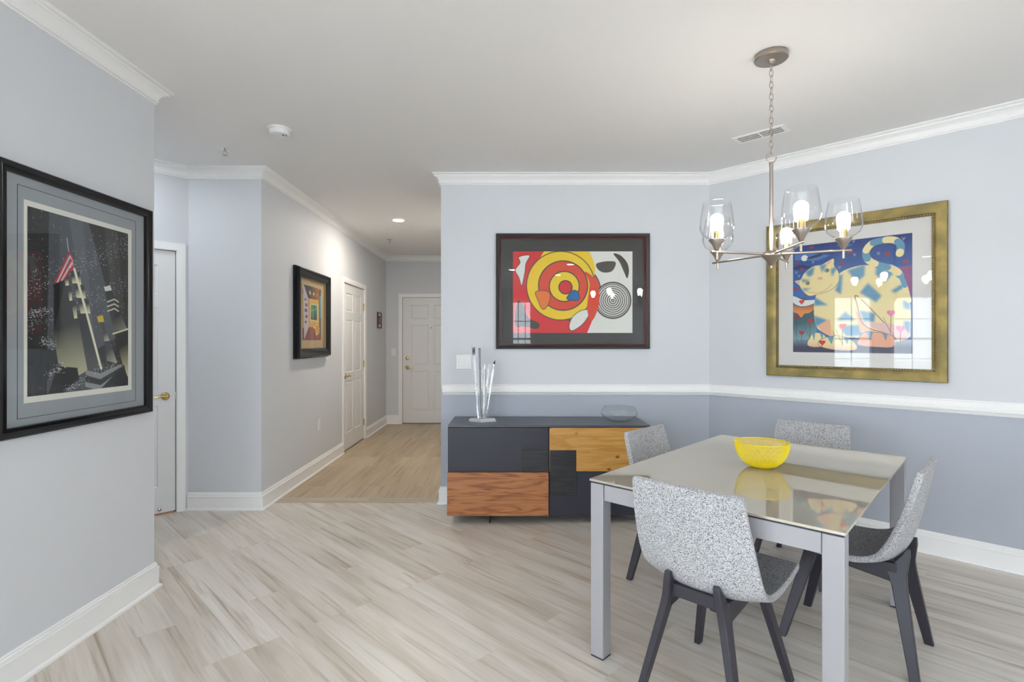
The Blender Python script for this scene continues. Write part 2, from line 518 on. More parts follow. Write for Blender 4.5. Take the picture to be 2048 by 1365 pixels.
# mouldings
CR = [(0.0, H-0.088), (0.007, H-0.088), (0.010, H-0.083), (0.007, H-0.078), (0.014, H-0.075), (0.017, H-0.068), (0.013, H-0.064), (0.018, H-0.050), (0.029, H-0.034), (0.044, H-0.024), (0.049, H-0.025), (0.052, H-0.019), (0.050, H-0.014), (0.060, H-0.012), (0.066, H-0.006), (0.066, H), (0.0, H)]
def crown(name, path, ends=None):
    bm = B(); sweep(bm, path, CR); return struct(name, bm, M['trim'], smooth=35)
crown('trim_crown_dining', [A0, A1, A2, A3, A4])
crown('trim_crown_hall', [B0, B1, B2, B3, A0])
crown('trim_crown_left', [C0, C1, C2, (-3.918, 2.87)])
crown('trim_crown_living', [A4, D1, C0])
BB = [(0, 0), (0.028, 0), (0.028, 0.008), (0.024, 0.014), (0.016, 0.018), (0.016, 0.103), (0.019, 0.106), (0.018, 0.111), (0.011, 0.114), (0.012, 0.124), (0.007, 0.129), (0.009, 0.134), (0.005, 0.140), (0, 0.140)]
def base(name, path):
    bm = B(); sweep(bm, path, BB); return struct(name, bm, M['trim'], smooth=35)
base('baseboard_dining', [A0, A1, A2, A3, A4])
v = (Vector(B1) - Vector(B0)).normalized()
CW = 0.062               # door casing width
q0 = Vector(B0) + v*(d1o[0]-CW); 
base('baseboard_niche', [tuple(B0), tuple(q0)])
hd = hall_dir.normalized()
base('baseboard_column', [tuple(Vector(B1) - v*0.004), B2, tuple(Vector(B2) + hd*(d2o[0]-CW))])
base('baseboard_hall', [tuple(Vector(B2) + hd*(d2o[1]+CW)), B3, (B3[0] + d3o[0]-CW, B3[1])])
base('baseboard_left', [C0, C1, C2, (-3.918, 2.87)])
base('baseboard_living', [A4, D1, C0])
RL = [(0, 0.903), (0.008, 0.903), (0.010, 0.909), (0.016, 0.911), (0.018, 0.919), (0.027, 0.923), (0.030, 0.931), (0.026, 0.939), (0.015, 0.941), (0.014, 0.945), (0.019, 0.948), (0.016, 0.960), (0.009, 0.972), (0.008, 0.978), (0.012, 0.981), (0.010, 0.988), (0, 0.988)]
bm = B(); sweep(bm, [(A1[0]+0.012, A1[1]), A2, A3], RL)
struct('trim_chair_rail', bm, M['trim'], 'white chair rail moulding around the dining walls', smooth=35)

# ------------------------------------------------------------------ doors
def door_panel_mesh(w, h, th=0.035):
    """six-panel slab, front face on y = 0 looking to -y, x 0..w"""
    st = 0.105 * w / 0.81 + 0.01; mid = 0.085
    xs = [0, st, w/2 - mid/2, w/2 + mid/2, w - st, w]
    zs = [0, 0.20, 0.84, 0.95, 1.60, 1.70, 1.93, h]
    bm = B()
    V = [[bm.verts.new((x, 0, z)) for x in xs] for z in zs]
    panels = []
    for j in range(len(zs)-1):
        for i in range(len(xs)-1):
            f = bm.faces.new((V[j][i], V[j][i+1], V[j+1][i+1], V[j+1][i]))
            if i in (1, 3) and j in (1, 3, 5): panels.append(f)
    bm.normal_update()
    for f in panels:
        r = bmesh.ops.inset_individual(bm, faces=[f], thickness=0.010, depth=-0.008)
        r = bmesh.ops.inset_individual(bm, faces=[f], thickness=0.008, depth=0.0)
        r = bmesh.ops.inset_individual(bm, faces=[f], thickness=0.022, depth=0.006)
    # sides and back
    c = [bm.verts.new(p) for p in ((0, th, 0), (w, th, 0), (w, th, h), (0, th, h))]
    bm.faces.new(c[::-1])
    bm.faces.new([V[0][i] for i in range(6)][::-1] + [c[0], c[1]])
    bm.faces.new([V[-1][i] for i in range(6)] + [c[2], c[3]])
    bm.faces.new([V[j][0] for j in range(8)] + [c[3], c[0]])
    bm.faces.new([V[j][-1] for j in range(8)][::-1] + [c[1], c[2]])
    return bm

def lever(parent, x, z, direction):
    bm = B()
    for prof in ([(0, -0.0), (0.031, 0), (0.031, 0.004), (0.024, 0.012), (0.012, 0.016), (0.011, 0.045), (0, 0.047)],):
        n0 = len(bm.verts)
        lathe(bm, prof, (0, 0, 0), 24)
    bmesh.ops.rotate(bm, verts=bm.verts[:], cent=(0, 0, 0), matrix=Matrix.Rotation(PI/2, 3, 'X'))
    pts = []; rad = []
    for k in range(9):
        t = k/8
        pts.append((direction*(0.0 + 0.105*t), -0.042 - 0.004*math.sin(t*PI), 0.006*math.sin(t*PI*1.3) - 0.006*t)); rad.append(0.010 - 0.0035*t)
    tube(bm, pts, rad, 12)
    o = obj('door_handle', bm, M['brass'], parent, smooth=50, loc=(x, 0, z))
    return o

def door(name, p0, ang, w, recess, handle_x, hdir, hinges_x=None, label=None, entry=False):
    """p0: left end of the opening at floor on the wall face (seen from the room)"""
    root = obj(name, door_panel_mesh(w - 0.008, DZ - 0.018), M['door'], None, smooth=20)
    root['kind'] = 'structure'
    if label: root['label'] = label
    n = Vector((math.sin(ang), -math.cos(ang)))     # toward the room
    ax = Vector((math.cos(ang), math.sin(ang)))
    q = Vector(p0) + ax*0.004 - n*recess
    root.location = (q.x, q.y, 0.014)
    root.rotation_euler = (0, 0, ang)
    # casing, in door-local space
    bm = B()
    prof = [(-0.062, 0), (-0.062, -0.016), (-0.052, -0.019), (-0.030, -0.014), (-0.012, -0.012), (-0.004, -0.010), (-0.002, 0), ]
    path = [(-0.004, -0.014), (-0.004, DZ-0.014), (w-0.004, DZ-0.014), (w-0.004, -0.014)]
    P2 = [(x, z) for x, z in path]
    # sweep in the xz plane: the right of the upward path is inside the opening, so d is negative outward
    sweep(bm, P2, [(d, -recess + h) for d, h in prof], plane='xz')
    obj('door_casing', bm, M['trim'], root, smooth=40)
    bm = B()
    for x0, x1 in ((-0.0038, -0.0002), (w-0.0078, w-0.0042)):
        box(bm, x0, x1, 0.004, 0.06, -0.012, DZ-0.015)
    box(bm, -0.003, w-0.005, 0.045, 0.06, DZ-0.0175, DZ-0.0145)
    box(bm, -0.003, w-0.005, 0.04, 0.055, -0.013, DZ-0.015)
    obj('door_gap_shade', bm, M['dark'], root)  # near-black strips and backing stand in for shade in the door gaps
    lever(root, handle_x, 0.905, hdir)
    bm = B(); ex = w - 0.006 if handle_x > w/2 else -0.002
    box(bm, ex-0.004, ex+0.004, -0.004, 0.01, 0.88, 0.935)
    obj('latch_plate', bm, M['brass'], root)
    if hinges_x is not None:
        for z in (0.22, 1.02, 1.80):
            bm = B(); box(bm, hinges_x-0.010, hinges_x+0.012, -0.004, 0.0, z-0.045, z+0.045)
            tube(bm, [(hinges_x, -0.008, z-0.048), (hinges_x, -0.008, z+0.048)], 0.006, 10)
            obj('hinge', bm, M['brass'], root, smooth=50)
    return root

angN = math.atan2(v.y, v.x)
pN = Vector(B0) + v*d1o[0]
dr = door('door_1', pN, angN, d1o[1]-d1o[0], 0.012, d1o[1]-d1o[0]-0.075, -1, None, 'white six panel door half hidden behind the left wall')
bm = B(); box(bm, 0.0, 0.8, 0.006, 0.05, -0.013, -0.003); obj('under_door_light', bm, M['orange_glow'], dr)  # orange strip stands in for light showing under the door
bm = B(); lathe(bm, [(0, 0), (0.010, 0), (0.008, 0.012), (0.012, 0.02), (0.0, 0.024)], (0, 0, 0), 12)
bmesh.ops.rotate(bm, verts=bm.verts[:], cent=(0, 0, 0), matrix=Matrix.Rotation(PI/2, 3, 'X'))
obj('door_stop', bm, M['nickel'], dr, smooth=40, loc=(d1o[1]-d1o[0]-0.115, 0, 0.03))
angH = math.atan2(hd.y, hd.x)
pH = Vector(B2) + hd*d2o[0]
door('door_2', pH, angH, d2o[1]-d2o[0], 0.010, 0.07, 1, d2o[1]-d2o[0]-0.004, 'white six panel closet door in the hallway')
d3 = door('door_3', (B3[0]+d3o[0], B3[1]), 0.0, d3o[1]-d3o[0], 0.014, 0.075, 1, None, 'white six panel entry door at the hallway end')
bm = B(); lathe(bm, [(0, 0), (0.030, 0), (0.030, 0.006), (0.022, 0.016), (0.020, 0.022), (0, 0.024)], (0, 0, 0), 24)
bmesh.ops.rotate(bm, verts=bm.verts[:], cent=(0, 0, 0), matrix=Matrix.Rotation(PI/2, 3, 'X'))
obj('deadbolt', bm, M['brass'], d3, smooth=40, loc=(0.075, 0, 1.055))
bm = B(); lathe(bm, [(0, 0), (0.008, 0), (0.007, 0.004), (0, 0.003)], (0, 0, 0), 16)
bmesh.ops.rotate(bm, verts=bm.verts[:], cent=(0, 0, 0), matrix=Matrix.Rotation(PI/2, 3, 'X'))
obj('peephole', bm, M['dark'], d3, smooth=40, loc=(0.465, 0, 1.55))

# ------------------------------------------------------------------ windows
def window(name, cx, cy, ang, w):
    h = WZ1 - WZ0
    bm = B()
    F = 0.05
    box(bm, -w/2, -w/2+F, 0.03, 0.09, 0, h); box(bm, w/2-F, w/2, 0.03, 0.09, 0, h)
    box(bm, -w/2, w/2, 0.03, 0.09, 0, F); box(bm, -w/2, w/2, 0.03, 0.09, h-F, h)
    box(bm, -w/2, w/2, 0.035, 0.085, h/2-0.025, h/2+0.025)
    for k in (1, 2): 
        x = -w/2 + w*k/3; box(bm, x-0.009, x+0.009, 0.05, 0.07, F, h-F)
    for z in (h*0.27, h*0.73): box(bm, -w/2+F, w/2-F, 0.05, 0.07, z-0.009, z+0.009)
    o = struct(name, bm, M['trim'])
    o.location = (cx, cy, WZ0); o.rotation_euler = (0, 0, ang)
    bm = B(); sweep(bm, [(-w/2, 0), (-w/2, h), (w/2, h), (w/2, 0)], [(-0.07, 0), (-0.07, -0.018), (0, -0.014), (0, 0)], plane='xz')
    obj('window_frame', bm, M['trim'], o)
    bm = B(); box(bm, -w/2-0.09, w/2+0.09, -0.045, 0.03, -0.03, 0.0); obj('window_sill', bm, M['trim'], o)
    bm = B(); box(bm, -w/2+F, w/2-F, 0.058, 0.062, F, h-F); obj('window_pane', bm, M['pane'], o)
n = 0
for a, b in WEST_WINDOWS:
    n += 1; window('window_%d' % n, -5.5, (a+b)/2, PI/2, b-a)
for a, b in REAR_WINDOWS:
    n += 1; window('window_%d' % n, (a+b)/2, -4.2, PI, b-a)
for a, b in EAST_FILL_WINDOWS:  # this side's windows are added for their light
    n += 1; window('window_%d' % n, 4.30, (a+b)/2, -PI/2, b-a)
bm = B(); box(bm, -40, 40, -40, 40, -0.5, -0.4); struct('ground', bm, M['ground'], 'unseen pale ground outside the windows, toned to bounce light in')
# ------------------------------------------------------------------ painted prints
class Canvas:
    """a small painted sheet, u right and v down, both 0..1"""
    def __init__(s, w, h, bg):
        s.w, s.h = w, h
        s.U, s.V = np.meshgrid((np.arange(w)+0.5)/w, (np.arange(h)+0.5)/h)
        s.im = np.zeros((h, w, 3)); s.im[:] = bg
    def put(s, mask, c, a=1.0):
        c = np.array(c, float)
        m = (mask*a)[..., None]
        s.im = s.im*(1-m) + c*m
    def poly(s, P, c, a=1.0, grad=None, soft=0.0):
        m = s.inside(P)
        if grad is not None:           # second colour reached along a direction g=(u0,v0,u1,v1)
            c2, (u0, v0, u1, v1) = grad
            t = ((s.U-u0)*(u1-u0)+(s.V-v0)*(v1-v0))/((u1-u0)**2+(v1-v0)**2)
            t = np.clip(t, 0, 1)[..., None]
            c = np.array(c)*(1-t)+np.array(c2)*t
        s.put(m, c, a)
        return m
    def inside(s, P):
        x, y = s.U, s.V
        m = np.zeros(x.shape, bool)
        n = len(P)
        for i in range(n):
            x0, y0 = P[i]; x1, y1 = P[(i+1) % n]
            if y0 == y1: continue
            c = ((y0 > y) != (y1 > y)) & (x < (x1-x0)*(y-y0)/(y1-y0)+x0)
            m ^= c
        return m.astype(float)
    def disc(s, u, v, ru, rv, c, a=1.0, edge=0.06):
        d = np.sqrt(((s.U-u)/ru)**2 + ((s.V-v)/rv)**2)
        s.put(np.clip((1-d)/edge+0.5, 0, 1), c, a)
    def glow(s, u, v, ru, rv, c, a=1.0, clip=None):
        d = ((s.U-u)/ru)**2 + ((s.V-v)/rv)**2
        m = np.exp(-d)
        if clip is not None: m = m*clip
        s.put(m, c, a)
    def line(s, P, wd, c, a=1.0, asp=1.0, clip=None):
        best = np.full(s.U.shape, 9.0)
        for (x0, y0), (x1, y1) in zip(P, P[1:]):
            dx, dy = x1-x0, (y1-y0)*asp
            L2 = dx*dx+dy*dy+1e-12
            t = np.clip(((s.U-x0)*dx+(s.V-y0)*asp*dy)/L2, 0, 1)
            best = np.minimum(best, np.hypot(s.U-x0-t*dx, (s.V-y0)*asp-t*dy))
        m = np.clip((wd/2-best)*s.w+0.5, 0, 1)
        if clip is not None: m = m*clip
        s.put(m, c, a)
    def curve(s, P, n=8, closed=True):
        """smooth loop through P"""
        out = []; m = len(P)
        rng = range(m) if closed else range(m-1)
        for i in rng:
            g = (lambda k: P[k % m]) if closed else (lambda k: P[max(0, min(m-1, k))])
            p0, p1, p2, p3 = g(i-1), g(i), g(i+1), g(i+2)
            for k in range(n):
                t = k/n
                out.append(tuple(0.5*((2*p1[j])+(-p0[j]+p2[j])*t+(2*p0[j]-5*p1[j]+4*p2[j]-p3[j])*t*t+(-p0[j]+3*p1[j]-3*p2[j]+p3[j])*t**3) for j in (0, 1)))
        return out

def lin(r, g, b): return srgb(r, g, b)[:3]

def print_mesh(cv, w, h, name, parent, y, cx=0, cz=0):
    """the painted sheet as a fine mesh whose point colours are the ink"""
    nx, ny = cv.w, cv.h
    xs = (np.arange(nx)/(nx-1)-0.5)*w+cx; zs = (0.5-np.arange(ny)/(ny-1))*h+cz
    X, Z = np.meshgrid(xs, zs)
    co = np.stack([X, np.full_like(X, y), Z], -1).reshape(-1, 3)
    idx = np.arange(nx*ny).reshape(ny, nx)
    f = np.stack([idx[1:, :-1], idx[1:, 1:], idx[:-1, 1:], idx[:-1, :-1]], -1).reshape(-1, 4)
    me = bpy.data.meshes.new(name)
    me.vertices.add(len(co)); me.vertices.foreach_set('co', co.ravel())
    me.loops.add(f.size); me.loops.foreach_set('vertex_index', f.ravel().astype(np.int32))
    me.polygons.add(len(f)); me.polygons.foreach_set('loop_start', (np.arange(len(f))*4).astype(np.int32))
    me.update(calc_edges=True)
    at = me.color_attributes.new('ink', 'FLOAT_COLOR', 'POINT')
    rgba = np.ones((nx*ny, 4), np.float32); rgba[:, :3] = cv.im.reshape(-1, 3)
    at.data.foreach_set('color', rgba.ravel())
    me.materials.append(M['print'])
    o = bpy.data.objects.new(name, me); COL.objects.link(o); o.parent = parent
    return o

def quad(TL, TR, BR, BL):
    """sketch coordinates inside a drawn quadrilateral -> sheet u, v (projective)"""
    A = []; b = []
    for (x, y), (u, w) in zip((TL, TR, BR, BL), ((0, 0), (1, 0), (1, 1), (0, 1))):
        A.append([x, y, 1, 0, 0, 0, -u*x, -u*y]); b.append(u)
        A.append([0, 0, 0, x, y, 1, -w*x, -w*y]); b.append(w)
    h = np.linalg.solve(np.array(A, float), np.array(b, float))
    def f(P):
        return [((h[0]*x+h[1]*y+h[2])/(h[6]*x+h[7]*y+1), (h[3]*x+h[4]*y+h[5])/(h[6]*x+h[7]*y+1)) for x, y in P]
    return f
rng = np.random.default_rng(4)

# abstract of discs and rings
def paint_abstract():
    c = Canvas(400, 272, lin(232, 228, 220)); asp = 272/400
    RED, ORR, YEL, BLK = lin(222, 30, 34), lin(228, 62, 20), lin(246, 205, 0), lin(62, 52, 44)
    c.poly([(0, 0), (0.62, 0), (0.66, 0.3), (0.70, 0.62), (0.66, 0.86), (0.62, 1), (0, 1)], RED)
    def d(u, v, r, col, ln=0.010):
        c.disc(u, v, r+ln/2, (r+ln/2)/asp, BLK, edge=0.015); c.disc(u, v, r-ln/2, (r-ln/2)/asp, col, edge=0.015)
    d(0.50, 0.50, 0.235, ORR)
    c.poly(c.curve([(0.30, -0.05), (0.60, -0.05), (0.68, 0.30), (0.44, 0.40), (0.2, 0.3)]), YEL)
    d(0.40, 0.42, 0.285, YEL, 0.008)
    d(0.42, 0.42, 0.205, ORR); d(0.43, 0.43, 0.125, YEL); d(0.44, 0.44, 0.055, RED)
    for P, col in (([(0.19, 0.50), (0.26, 0.48), (0.31, 0.52), (0.30, 0.64), (0.25, 0.71), (0.21, 0.60)], lin(240, 120, 30)),
                   ([(0.50, 0.48), (0.545, 0.50), (0.555, 0.59), (0.50, 0.60), (0.45, 0.575)], lin(0, 100, 170)),
                   ([(0.50, 0.80), (0.58, 0.72), (0.645, 0.735), (0.59, 0.88), (0.50, 0.97), (0.47, 0.92)], lin(232, 228, 220)),
                   ([(0.05, 0.07), (0.14, 0.05), (0.11, 0.15), (0.10, 0.26), (0.075, 0.42), (0.05, 0.32), (0.02, 0.23), (0.06, 0.14)], lin(232, 228, 220))):
        k = c.curve(P); c.poly(k, col); c.line(k+[k[0]], 0.006, BLK, asp=asp)
    for P in ([(0.70, 0.15), (0.80, 0.12), (0.86, 0.14), (0.83, 0.24), (0.76, 0.26), (0.71, 0.22)],
              [(0.84, 0.03), (0.90, 0.05), (0.955, 0.14), (0.97, 0.24), (0.955, 0.33), (0.93, 0.26), (0.89, 0.13)],
              [(0.04, 0.62), (0.09, 0.66), (0.12, 0.80), (0.22, 0.88), (0.20, 0.95), (0.10, 0.92), (0.02, 0.90)]):
        c.poly(c.curve(P), BLK)
    u, v = 0.835, 0.60
    for k in range(9):
        r = 0.155 - k*0.0175
        c.disc(u, v, r, r/asp, BLK, edge=0.03 + 0.01*k)
        r2 = r - (0.013 if k == 0 else 0.0085)
        c.disc(u, v, r2, r2/asp, lin(232, 228, 220), edge=0.03 + 0.01*k)
    # the orange disc lies over the rings
    m = c.inside(c.curve([(0.6, 0.25), (0.68, 0.33), (0.722, 0.5), (0.715, 0.68), (0.66, 0.85), (0.62, 0.7), (0.64, 0.4)]))
    c.put(m, ORR)
    return c

def paint_tower():
    c = Canvas(250, 400, lin(40, 38, 40))
    q = quad((73, 62), (710, 238), (695, 1218), (58, 1293))
    T = lambda *P: q(P)
    # beams of light
    c.poly(T((210, 100), (420, 160), (520, 1293), (180, 1293)), lin(88, 92, 100), 0.75)
    c.poly(T((330, 130), (460, 170), (640, 900), (480, 1000)), lin(110, 114, 122), 0.5)
    c.poly(T((560, 200), (640, 220), (700, 1100), (620, 900)), lin(74, 72, 72), 0.6)
    n = 2600
    su, sv = rng.random(n), rng.random(n)
    n = 6500; su, sv = rng.random(n), rng.random(n)
    keep = (np.abs(sv - (0.42 - 0.35*su)) < 0.09*rng.random(n)**0.6) | (np.abs(sv - (0.62 - 0.3*su)) < 0.07*rng.random(n)**0.6) | (rng.random(n) < 0.10)
    for a, b in zip(su[keep], sv[keep]):
        i, j = int(b*c.h), int(a*c.w)
        g = 0.08 + 0.8*rng.random()**3
        c.im[i, j:j+2] = (g, g, g*1.05)
    G1, G2, G3, CR_ = lin(34, 35, 38), lin(96, 98, 100), lin(170, 165, 140), lin(232, 225, 190)
    # main tower
    c.poly(T((236, 560), (300, 500), (395, 780), (440, 1120), (375, 1160), (255, 1075), (228, 880)), lin(52, 54, 57), grad=(lin(196, 190, 158), (0.35, 0.62, 0.42, 0.93)))
    c.poly(T((232, 570), (290, 510), (300, 560), (232, 880)), lin(22, 22, 24))
    for (x, y) in ((305, 500), (345, 470)):
        pass
    for P in (((298, 500), (325, 500), (328, 575), (308, 578)), ((318, 580), (345, 580), (350, 670), (332, 676)), ((340, 672), (372, 680), (380, 785), (360, 790)),
              ((342, 480), (375, 470), (382, 565), (350, 560)), ((362, 560), (400, 565), (410, 655), (375, 655)), ((385, 655), (430, 660), (438, 755), (400, 755)),
              ((376, 480), (400, 490), (408, 570), (385, 570)), ((404, 570), (425, 580), (434, 658), (412, 658)), ((432, 660), (452, 668), (462, 755), (440, 755))):
        k = q(P)
        c.poly(k, lin(58, 60, 62), grad=(lin(236, 228, 190), (sum(a for a, b in k[:2])/2, k[0][1]+0.03, sum(a for a, b in k[2:])/2, k[2][1])))
    c.poly(T((380, 760), (440, 755), (540, 1110), (440, 1130)), lin(46, 48, 52), grad=(lin(90, 92, 96), (0.5, 0.6, 0.7, 0.9)))
    c.line(T((345, 460), (365, 470), (440, 760), (525, 1110)), 0.022, lin(240, 234, 205), asp=1.6)
    for k in range(5):
        c.line(T((243+14*k, 560-6*k), (333+5*k, 365+22*k)), 0.014, lin(196, 48, 62) if k % 2 == 0 else lin(225, 200, 200), asp=1.6)
        c.line(T((333+5*k, 365+22*k), (350, 395+20*k), (356, 440+5*k)), 0.016, lin(196, 48, 62) if k % 2 == 0 else lin(225, 190, 190), asp=1.6)
    c.line(T((320, 270), (330, 355)), 0.006, lin(200, 205, 215), asp=1.6)
    # right towers
    c.poly(T((550, 590), (590, 570), (690, 850), (610, 870)), lin(42, 43, 47), grad=(lin(150, 148, 138), (0.85, 0.55, 0.93, 0.68)))
    c.poly(T((550, 585), (590, 572), (600, 605), (558, 612)), lin(225, 225, 215))
    for yy in (675, 705, 735):
        c.line(T((572, yy+5), (615, yy-12), (640, yy+5)), 0.014, lin(205, 200, 180), asp=1.6)
    c.poly(T((610, 870), (695, 850), (700, 1180), (660, 1080)), lin(28, 28, 30), grad=(lin(215, 205, 160), (0.9, 0.75, 0.97, 0.95)))
    c.line(T((605, 885), (695, 855)), 0.020, lin(220, 212, 180), asp=1.6)
    c.poly(T((503, 775), (540, 765), (548, 808), (512, 812)), lin(225, 190, 50))
    c.poly(T((525, 812), (545, 812), (580, 930), (548, 935)), lin(70, 72, 80), grad=(lin(222, 216, 190), (0.75, 0.65, 0.78, 0.72)))
    c.poly(T((548, 935), (580, 930), (628, 1075), (560, 1060)), lin(60, 64, 74), grad=(lin(190, 186, 165), (0.8, 0.75, 0.86, 0.86)))
    # stepped base and city lights
    for k in range(3):
        c.poly(T((430-6*k, 1120+38*k), (520, 1140+38*k), (650, 1080+20*k), (665, 1100+20*k), (520, 1180+38*k), (425, 1150+38*k)), lin(150, 150, 150) if k % 2 == 0 else lin(48, 50, 54))
    c.poly(T((520, 1240), (670, 1085), (695, 1190), (690, 1219), (560, 1235)), lin(30, 34, 42))
    c.poly(T((60, 990), (240, 985), (255, 1080), (180, 1190), (70, 1292)), lin(38, 40, 46))
    c.poly(T((250, 1095), (375, 1105), (385, 1175), (290, 1262), (190, 1272)), lin(22, 24, 28))
    for (xa, ya, xb, yb) in ((150, 930, 240, 960), (190, 1150, 300, 1090), (300, 1250, 440, 1165), (490, 1130, 640, 1075), (80, 760, 210, 730)):
        for k in range(70):
            t = rng.random(); x = xa+(xb-xa)*t + rng.normal()*9; y = ya+(yb-ya)*t + rng.normal()*14
            (a, b), = q([(x, y)])
            i, j = int(b*c.h), int(a*c.w)
            if 0 <= i < c.h and 0 <= j < c.w: c.im[i, j:j+2] = (0.62, 0.64, 0.62)
    return c

def paint_cat():
    c = Canvas(330, 360, lin(30, 60, 130)); asp = 360/330
    q = quad((38, 186), (1270, 45), (1284, 1283), (46, 1281))
    T = lambda *P: q(P)
    S = lambda *P: c.curve(q(P))
    vv = c.V[..., None]
    top, mid = np.array(lin(24, 48, 120)), np.array(lin(52, 104, 176))
    c.im = top*(1-np.clip(vv*2.2, 0, 1)) + mid*np.clip(vv*2.2, 0, 1)
    c.poly(T((60, 270), (250, 255), (430, 275), (300, 330), (60, 330)), lin(92, 140, 200), 0.6)
    c.disc(*q([(160, 305)])[0], 0.030, 0.028, lin(238, 236, 226), edge=0.15)
    c.poly(S((180, 310), (300, 265), (350, 275), (240, 308)), lin(36, 48, 84))
    c.poly(S((45, 400), (130, 375), (230, 400), (150, 420), (45, 425)), lin(32, 44, 90))
    c.poly(T((480, 180), (560, 150), (670, 165), (600, 190)), lin(96, 130, 190), 0.6)
    c.poly(T((1120, 400), (1275, 370), (1285, 700), (1180, 600)), lin(150, 60, 110), 0.8)
    for x, y, w_ in ((85, 352, 16), (135, 420, 14), (75, 625, 20), (235, 195, 16), (635, 240, 20), (1015, 265, 20), (1205, 335, 20), (555, 360, 15), (175, 690, 10)):
        (a, b), = q([(x, y)]); c.disc(a-0.008, b, w_/1250, w_/1250, lin(150, 50, 70), 0.9, 0.3); c.disc(a+0.008, b, w_/1250, w_/1250, lin(150, 50, 70), 0.9, 0.3)
    for x, y in ((75, 455), (105, 490), (250, 345), (670, 130), (590, 175), (680, 270), (925, 255), (1180, 105), (525, 400), (1105, 470), (930, 460)):
        (a, b), = q([(x, y)]); c.line([(a-0.01, b-0.012), (a, b+0.012), (a+0.01, b-0.01)], 0.005, lin(170, 190, 215), 0.8)
    CRM, BLU, PNK = lin(240, 220, 162), lin(96, 148, 178), lin(238, 170, 140)
    # meadow and ground
    c.poly(T((46, 700), (280, 740), (300, 1281), (46, 1281)), lin(60, 92, 104), grad=(lin(150, 190, 196), (0.1, 0.72, 0.15, 0.95)))
    c.poly(T((46, 1150), (1284, 1130), (1284, 1283), (46, 1281)), lin(120, 140, 160), grad=(lin(66, 62, 88), (0.5, 0.88, 0.5, 0.95)))
    # moth-winged flower
    c.poly(S((46, 700), (160, 740), (280, 735), (270, 770), (140, 805), (46, 765)), lin(226, 224, 226))
    c.poly(S((46, 790), (140, 815), (268, 775), (262, 830), (215, 870), (165, 880), (130, 920), (95, 880), (50, 860)), lin(232, 140, 72), grad=(lin(60, 50, 40), (0.1, 0.62, 0.1, 0.52)))
    # body
    body = S((500, 480), (600, 420), (740, 380), (880, 382), (1020, 410), (1120, 470), (1190, 560), (1235, 700), (1262, 850), (1258, 1000), (1245, 1120), (1100, 1165), (940, 1180), (760, 1130), (560, 1120), (440, 1110), (340, 1060), (285, 1000), (262, 850), (275, 720), (330, 620), (430, 560))
    m = c.poly(body, CRM)
    def stripe(P, col=BLU, a=1.0, clip=None):
        k = c.inside(q(P))
        for _ in range(5):          # airbrushed edge
            k = (k + np.roll(k, 2, 0) + np.roll(k, -2, 0) + np.roll(k, 2, 1) + np.roll(k, -2, 1)) / 5
        k = k*(m if clip is None else clip)
        c.put(k, col, a)
    stripe(((605, 430), (790, 370), (785, 480), (700, 560)))
    stripe(((900, 380), (1090, 450), (1000, 550), (895, 470)))
    stripe(((735, 660), (820, 560), (960, 690), (905, 760)))
    stripe(((1055, 640), (1160, 570), (1200, 600), (1100, 665)))
    stripe(((500, 590), (520, 480), (560, 470), (545, 680), (480, 640)))
    stripe(((262, 700), (410, 790), (262, 800)))
    stripe(((262, 900), (410, 945), (280, 1020)))
    stripe(((730, 840), (900, 870), (890, 960), (780, 960)))
    stripe(((1180, 740), (1250, 740), (1262, 830), (1190, 820)))
    stripe(((1190, 945), (1262, 945), (1255, 1080), (1200, 1080)))
    stripe(((590, 850), (700, 945), (500, 950)))
    stripe(((520, 1000), (740, 990), (770, 1100), (600, 1110)))
    for P in (((300, 1010), (430, 930), (450, 1100), (380, 1100)), ((690, 830), (740, 900), (860, 1060), (740, 1060)), ((450, 1040), (520, 1120), (470, 1120))):
        k = c.inside(q(P))*m; c.put(k, PNK, 0.85)
    c.line(S((720, 700), (715, 800), (760, 960), (850, 1030), (1000, 1070), (1120, 1110)), 0.008, lin(150, 110, 110), asp=asp)
    c.put(c.inside(S((800, 970), (1000, 970), (1180, 1010), (1245, 1090), (1180, 1150), (1020, 1080), (880, 1020)))*m, lin(236, 190, 190), 0.9)
    # paws
    for P, col in ((((200, 1170), (260, 1080), (360, 1090), (400, 1150), (330, 1220), (215, 1215)), CRM), (((320, 1160), (440, 1110), (600, 1120), (700, 1190), (690, 1250), (480, 1250), (330, 1215)), CRM), (((720, 1160), (780, 1070), (900, 1065), (1080, 1100), (1085, 1210), (900, 1215), (740, 1200)), PNK)):
        k = S(*P); mm = c.poly(k, col); c.line(k+[k[0]], 0.005, lin(110, 100, 110), asp=asp)
        us = [a for a, b in k]; vs = [b for a, b in k]
        u0, u1 = min(us), max(us); v0, v1 = min(vs), max(vs)
        for (fa, fb) in ((0.2, 0.36), (0.62, 0.76)):
            s_ = c.inside([(u0+(u1-u0)*fa, v0-0.02), (u0+(u1-u0)*(fb+0.08), v0-0.02), (u0+(u1-u0)*fb, v0+(v1-v0)*0.6)])*mm
            c.put(s_, BLU, 0.9)
        c.put(mm*np.clip((c.V-(v0+0.6*(v1-v0)))/(0.5*(v1-v0)), 0, 1), PNK, 0.9)
    # tail
    tail = [(1240, 740), (1205, 610), (1150, 480), (1070, 415), (960, 385), (860, 350), (805, 300), (800, 225), (860, 155), (960, 125), (1080, 120), (1150, 170), (1140, 270)]
    tq = c.curve(q(tail), closed=False, n=6)
    for k in range(len(tq)-1):
        seg = (k//7) % 2
        w_ = 0.038 if k < 12 else 0.060
        c.line(tq[k:k+2], w_, CRM if seg == 0 else BLU, asp=asp)
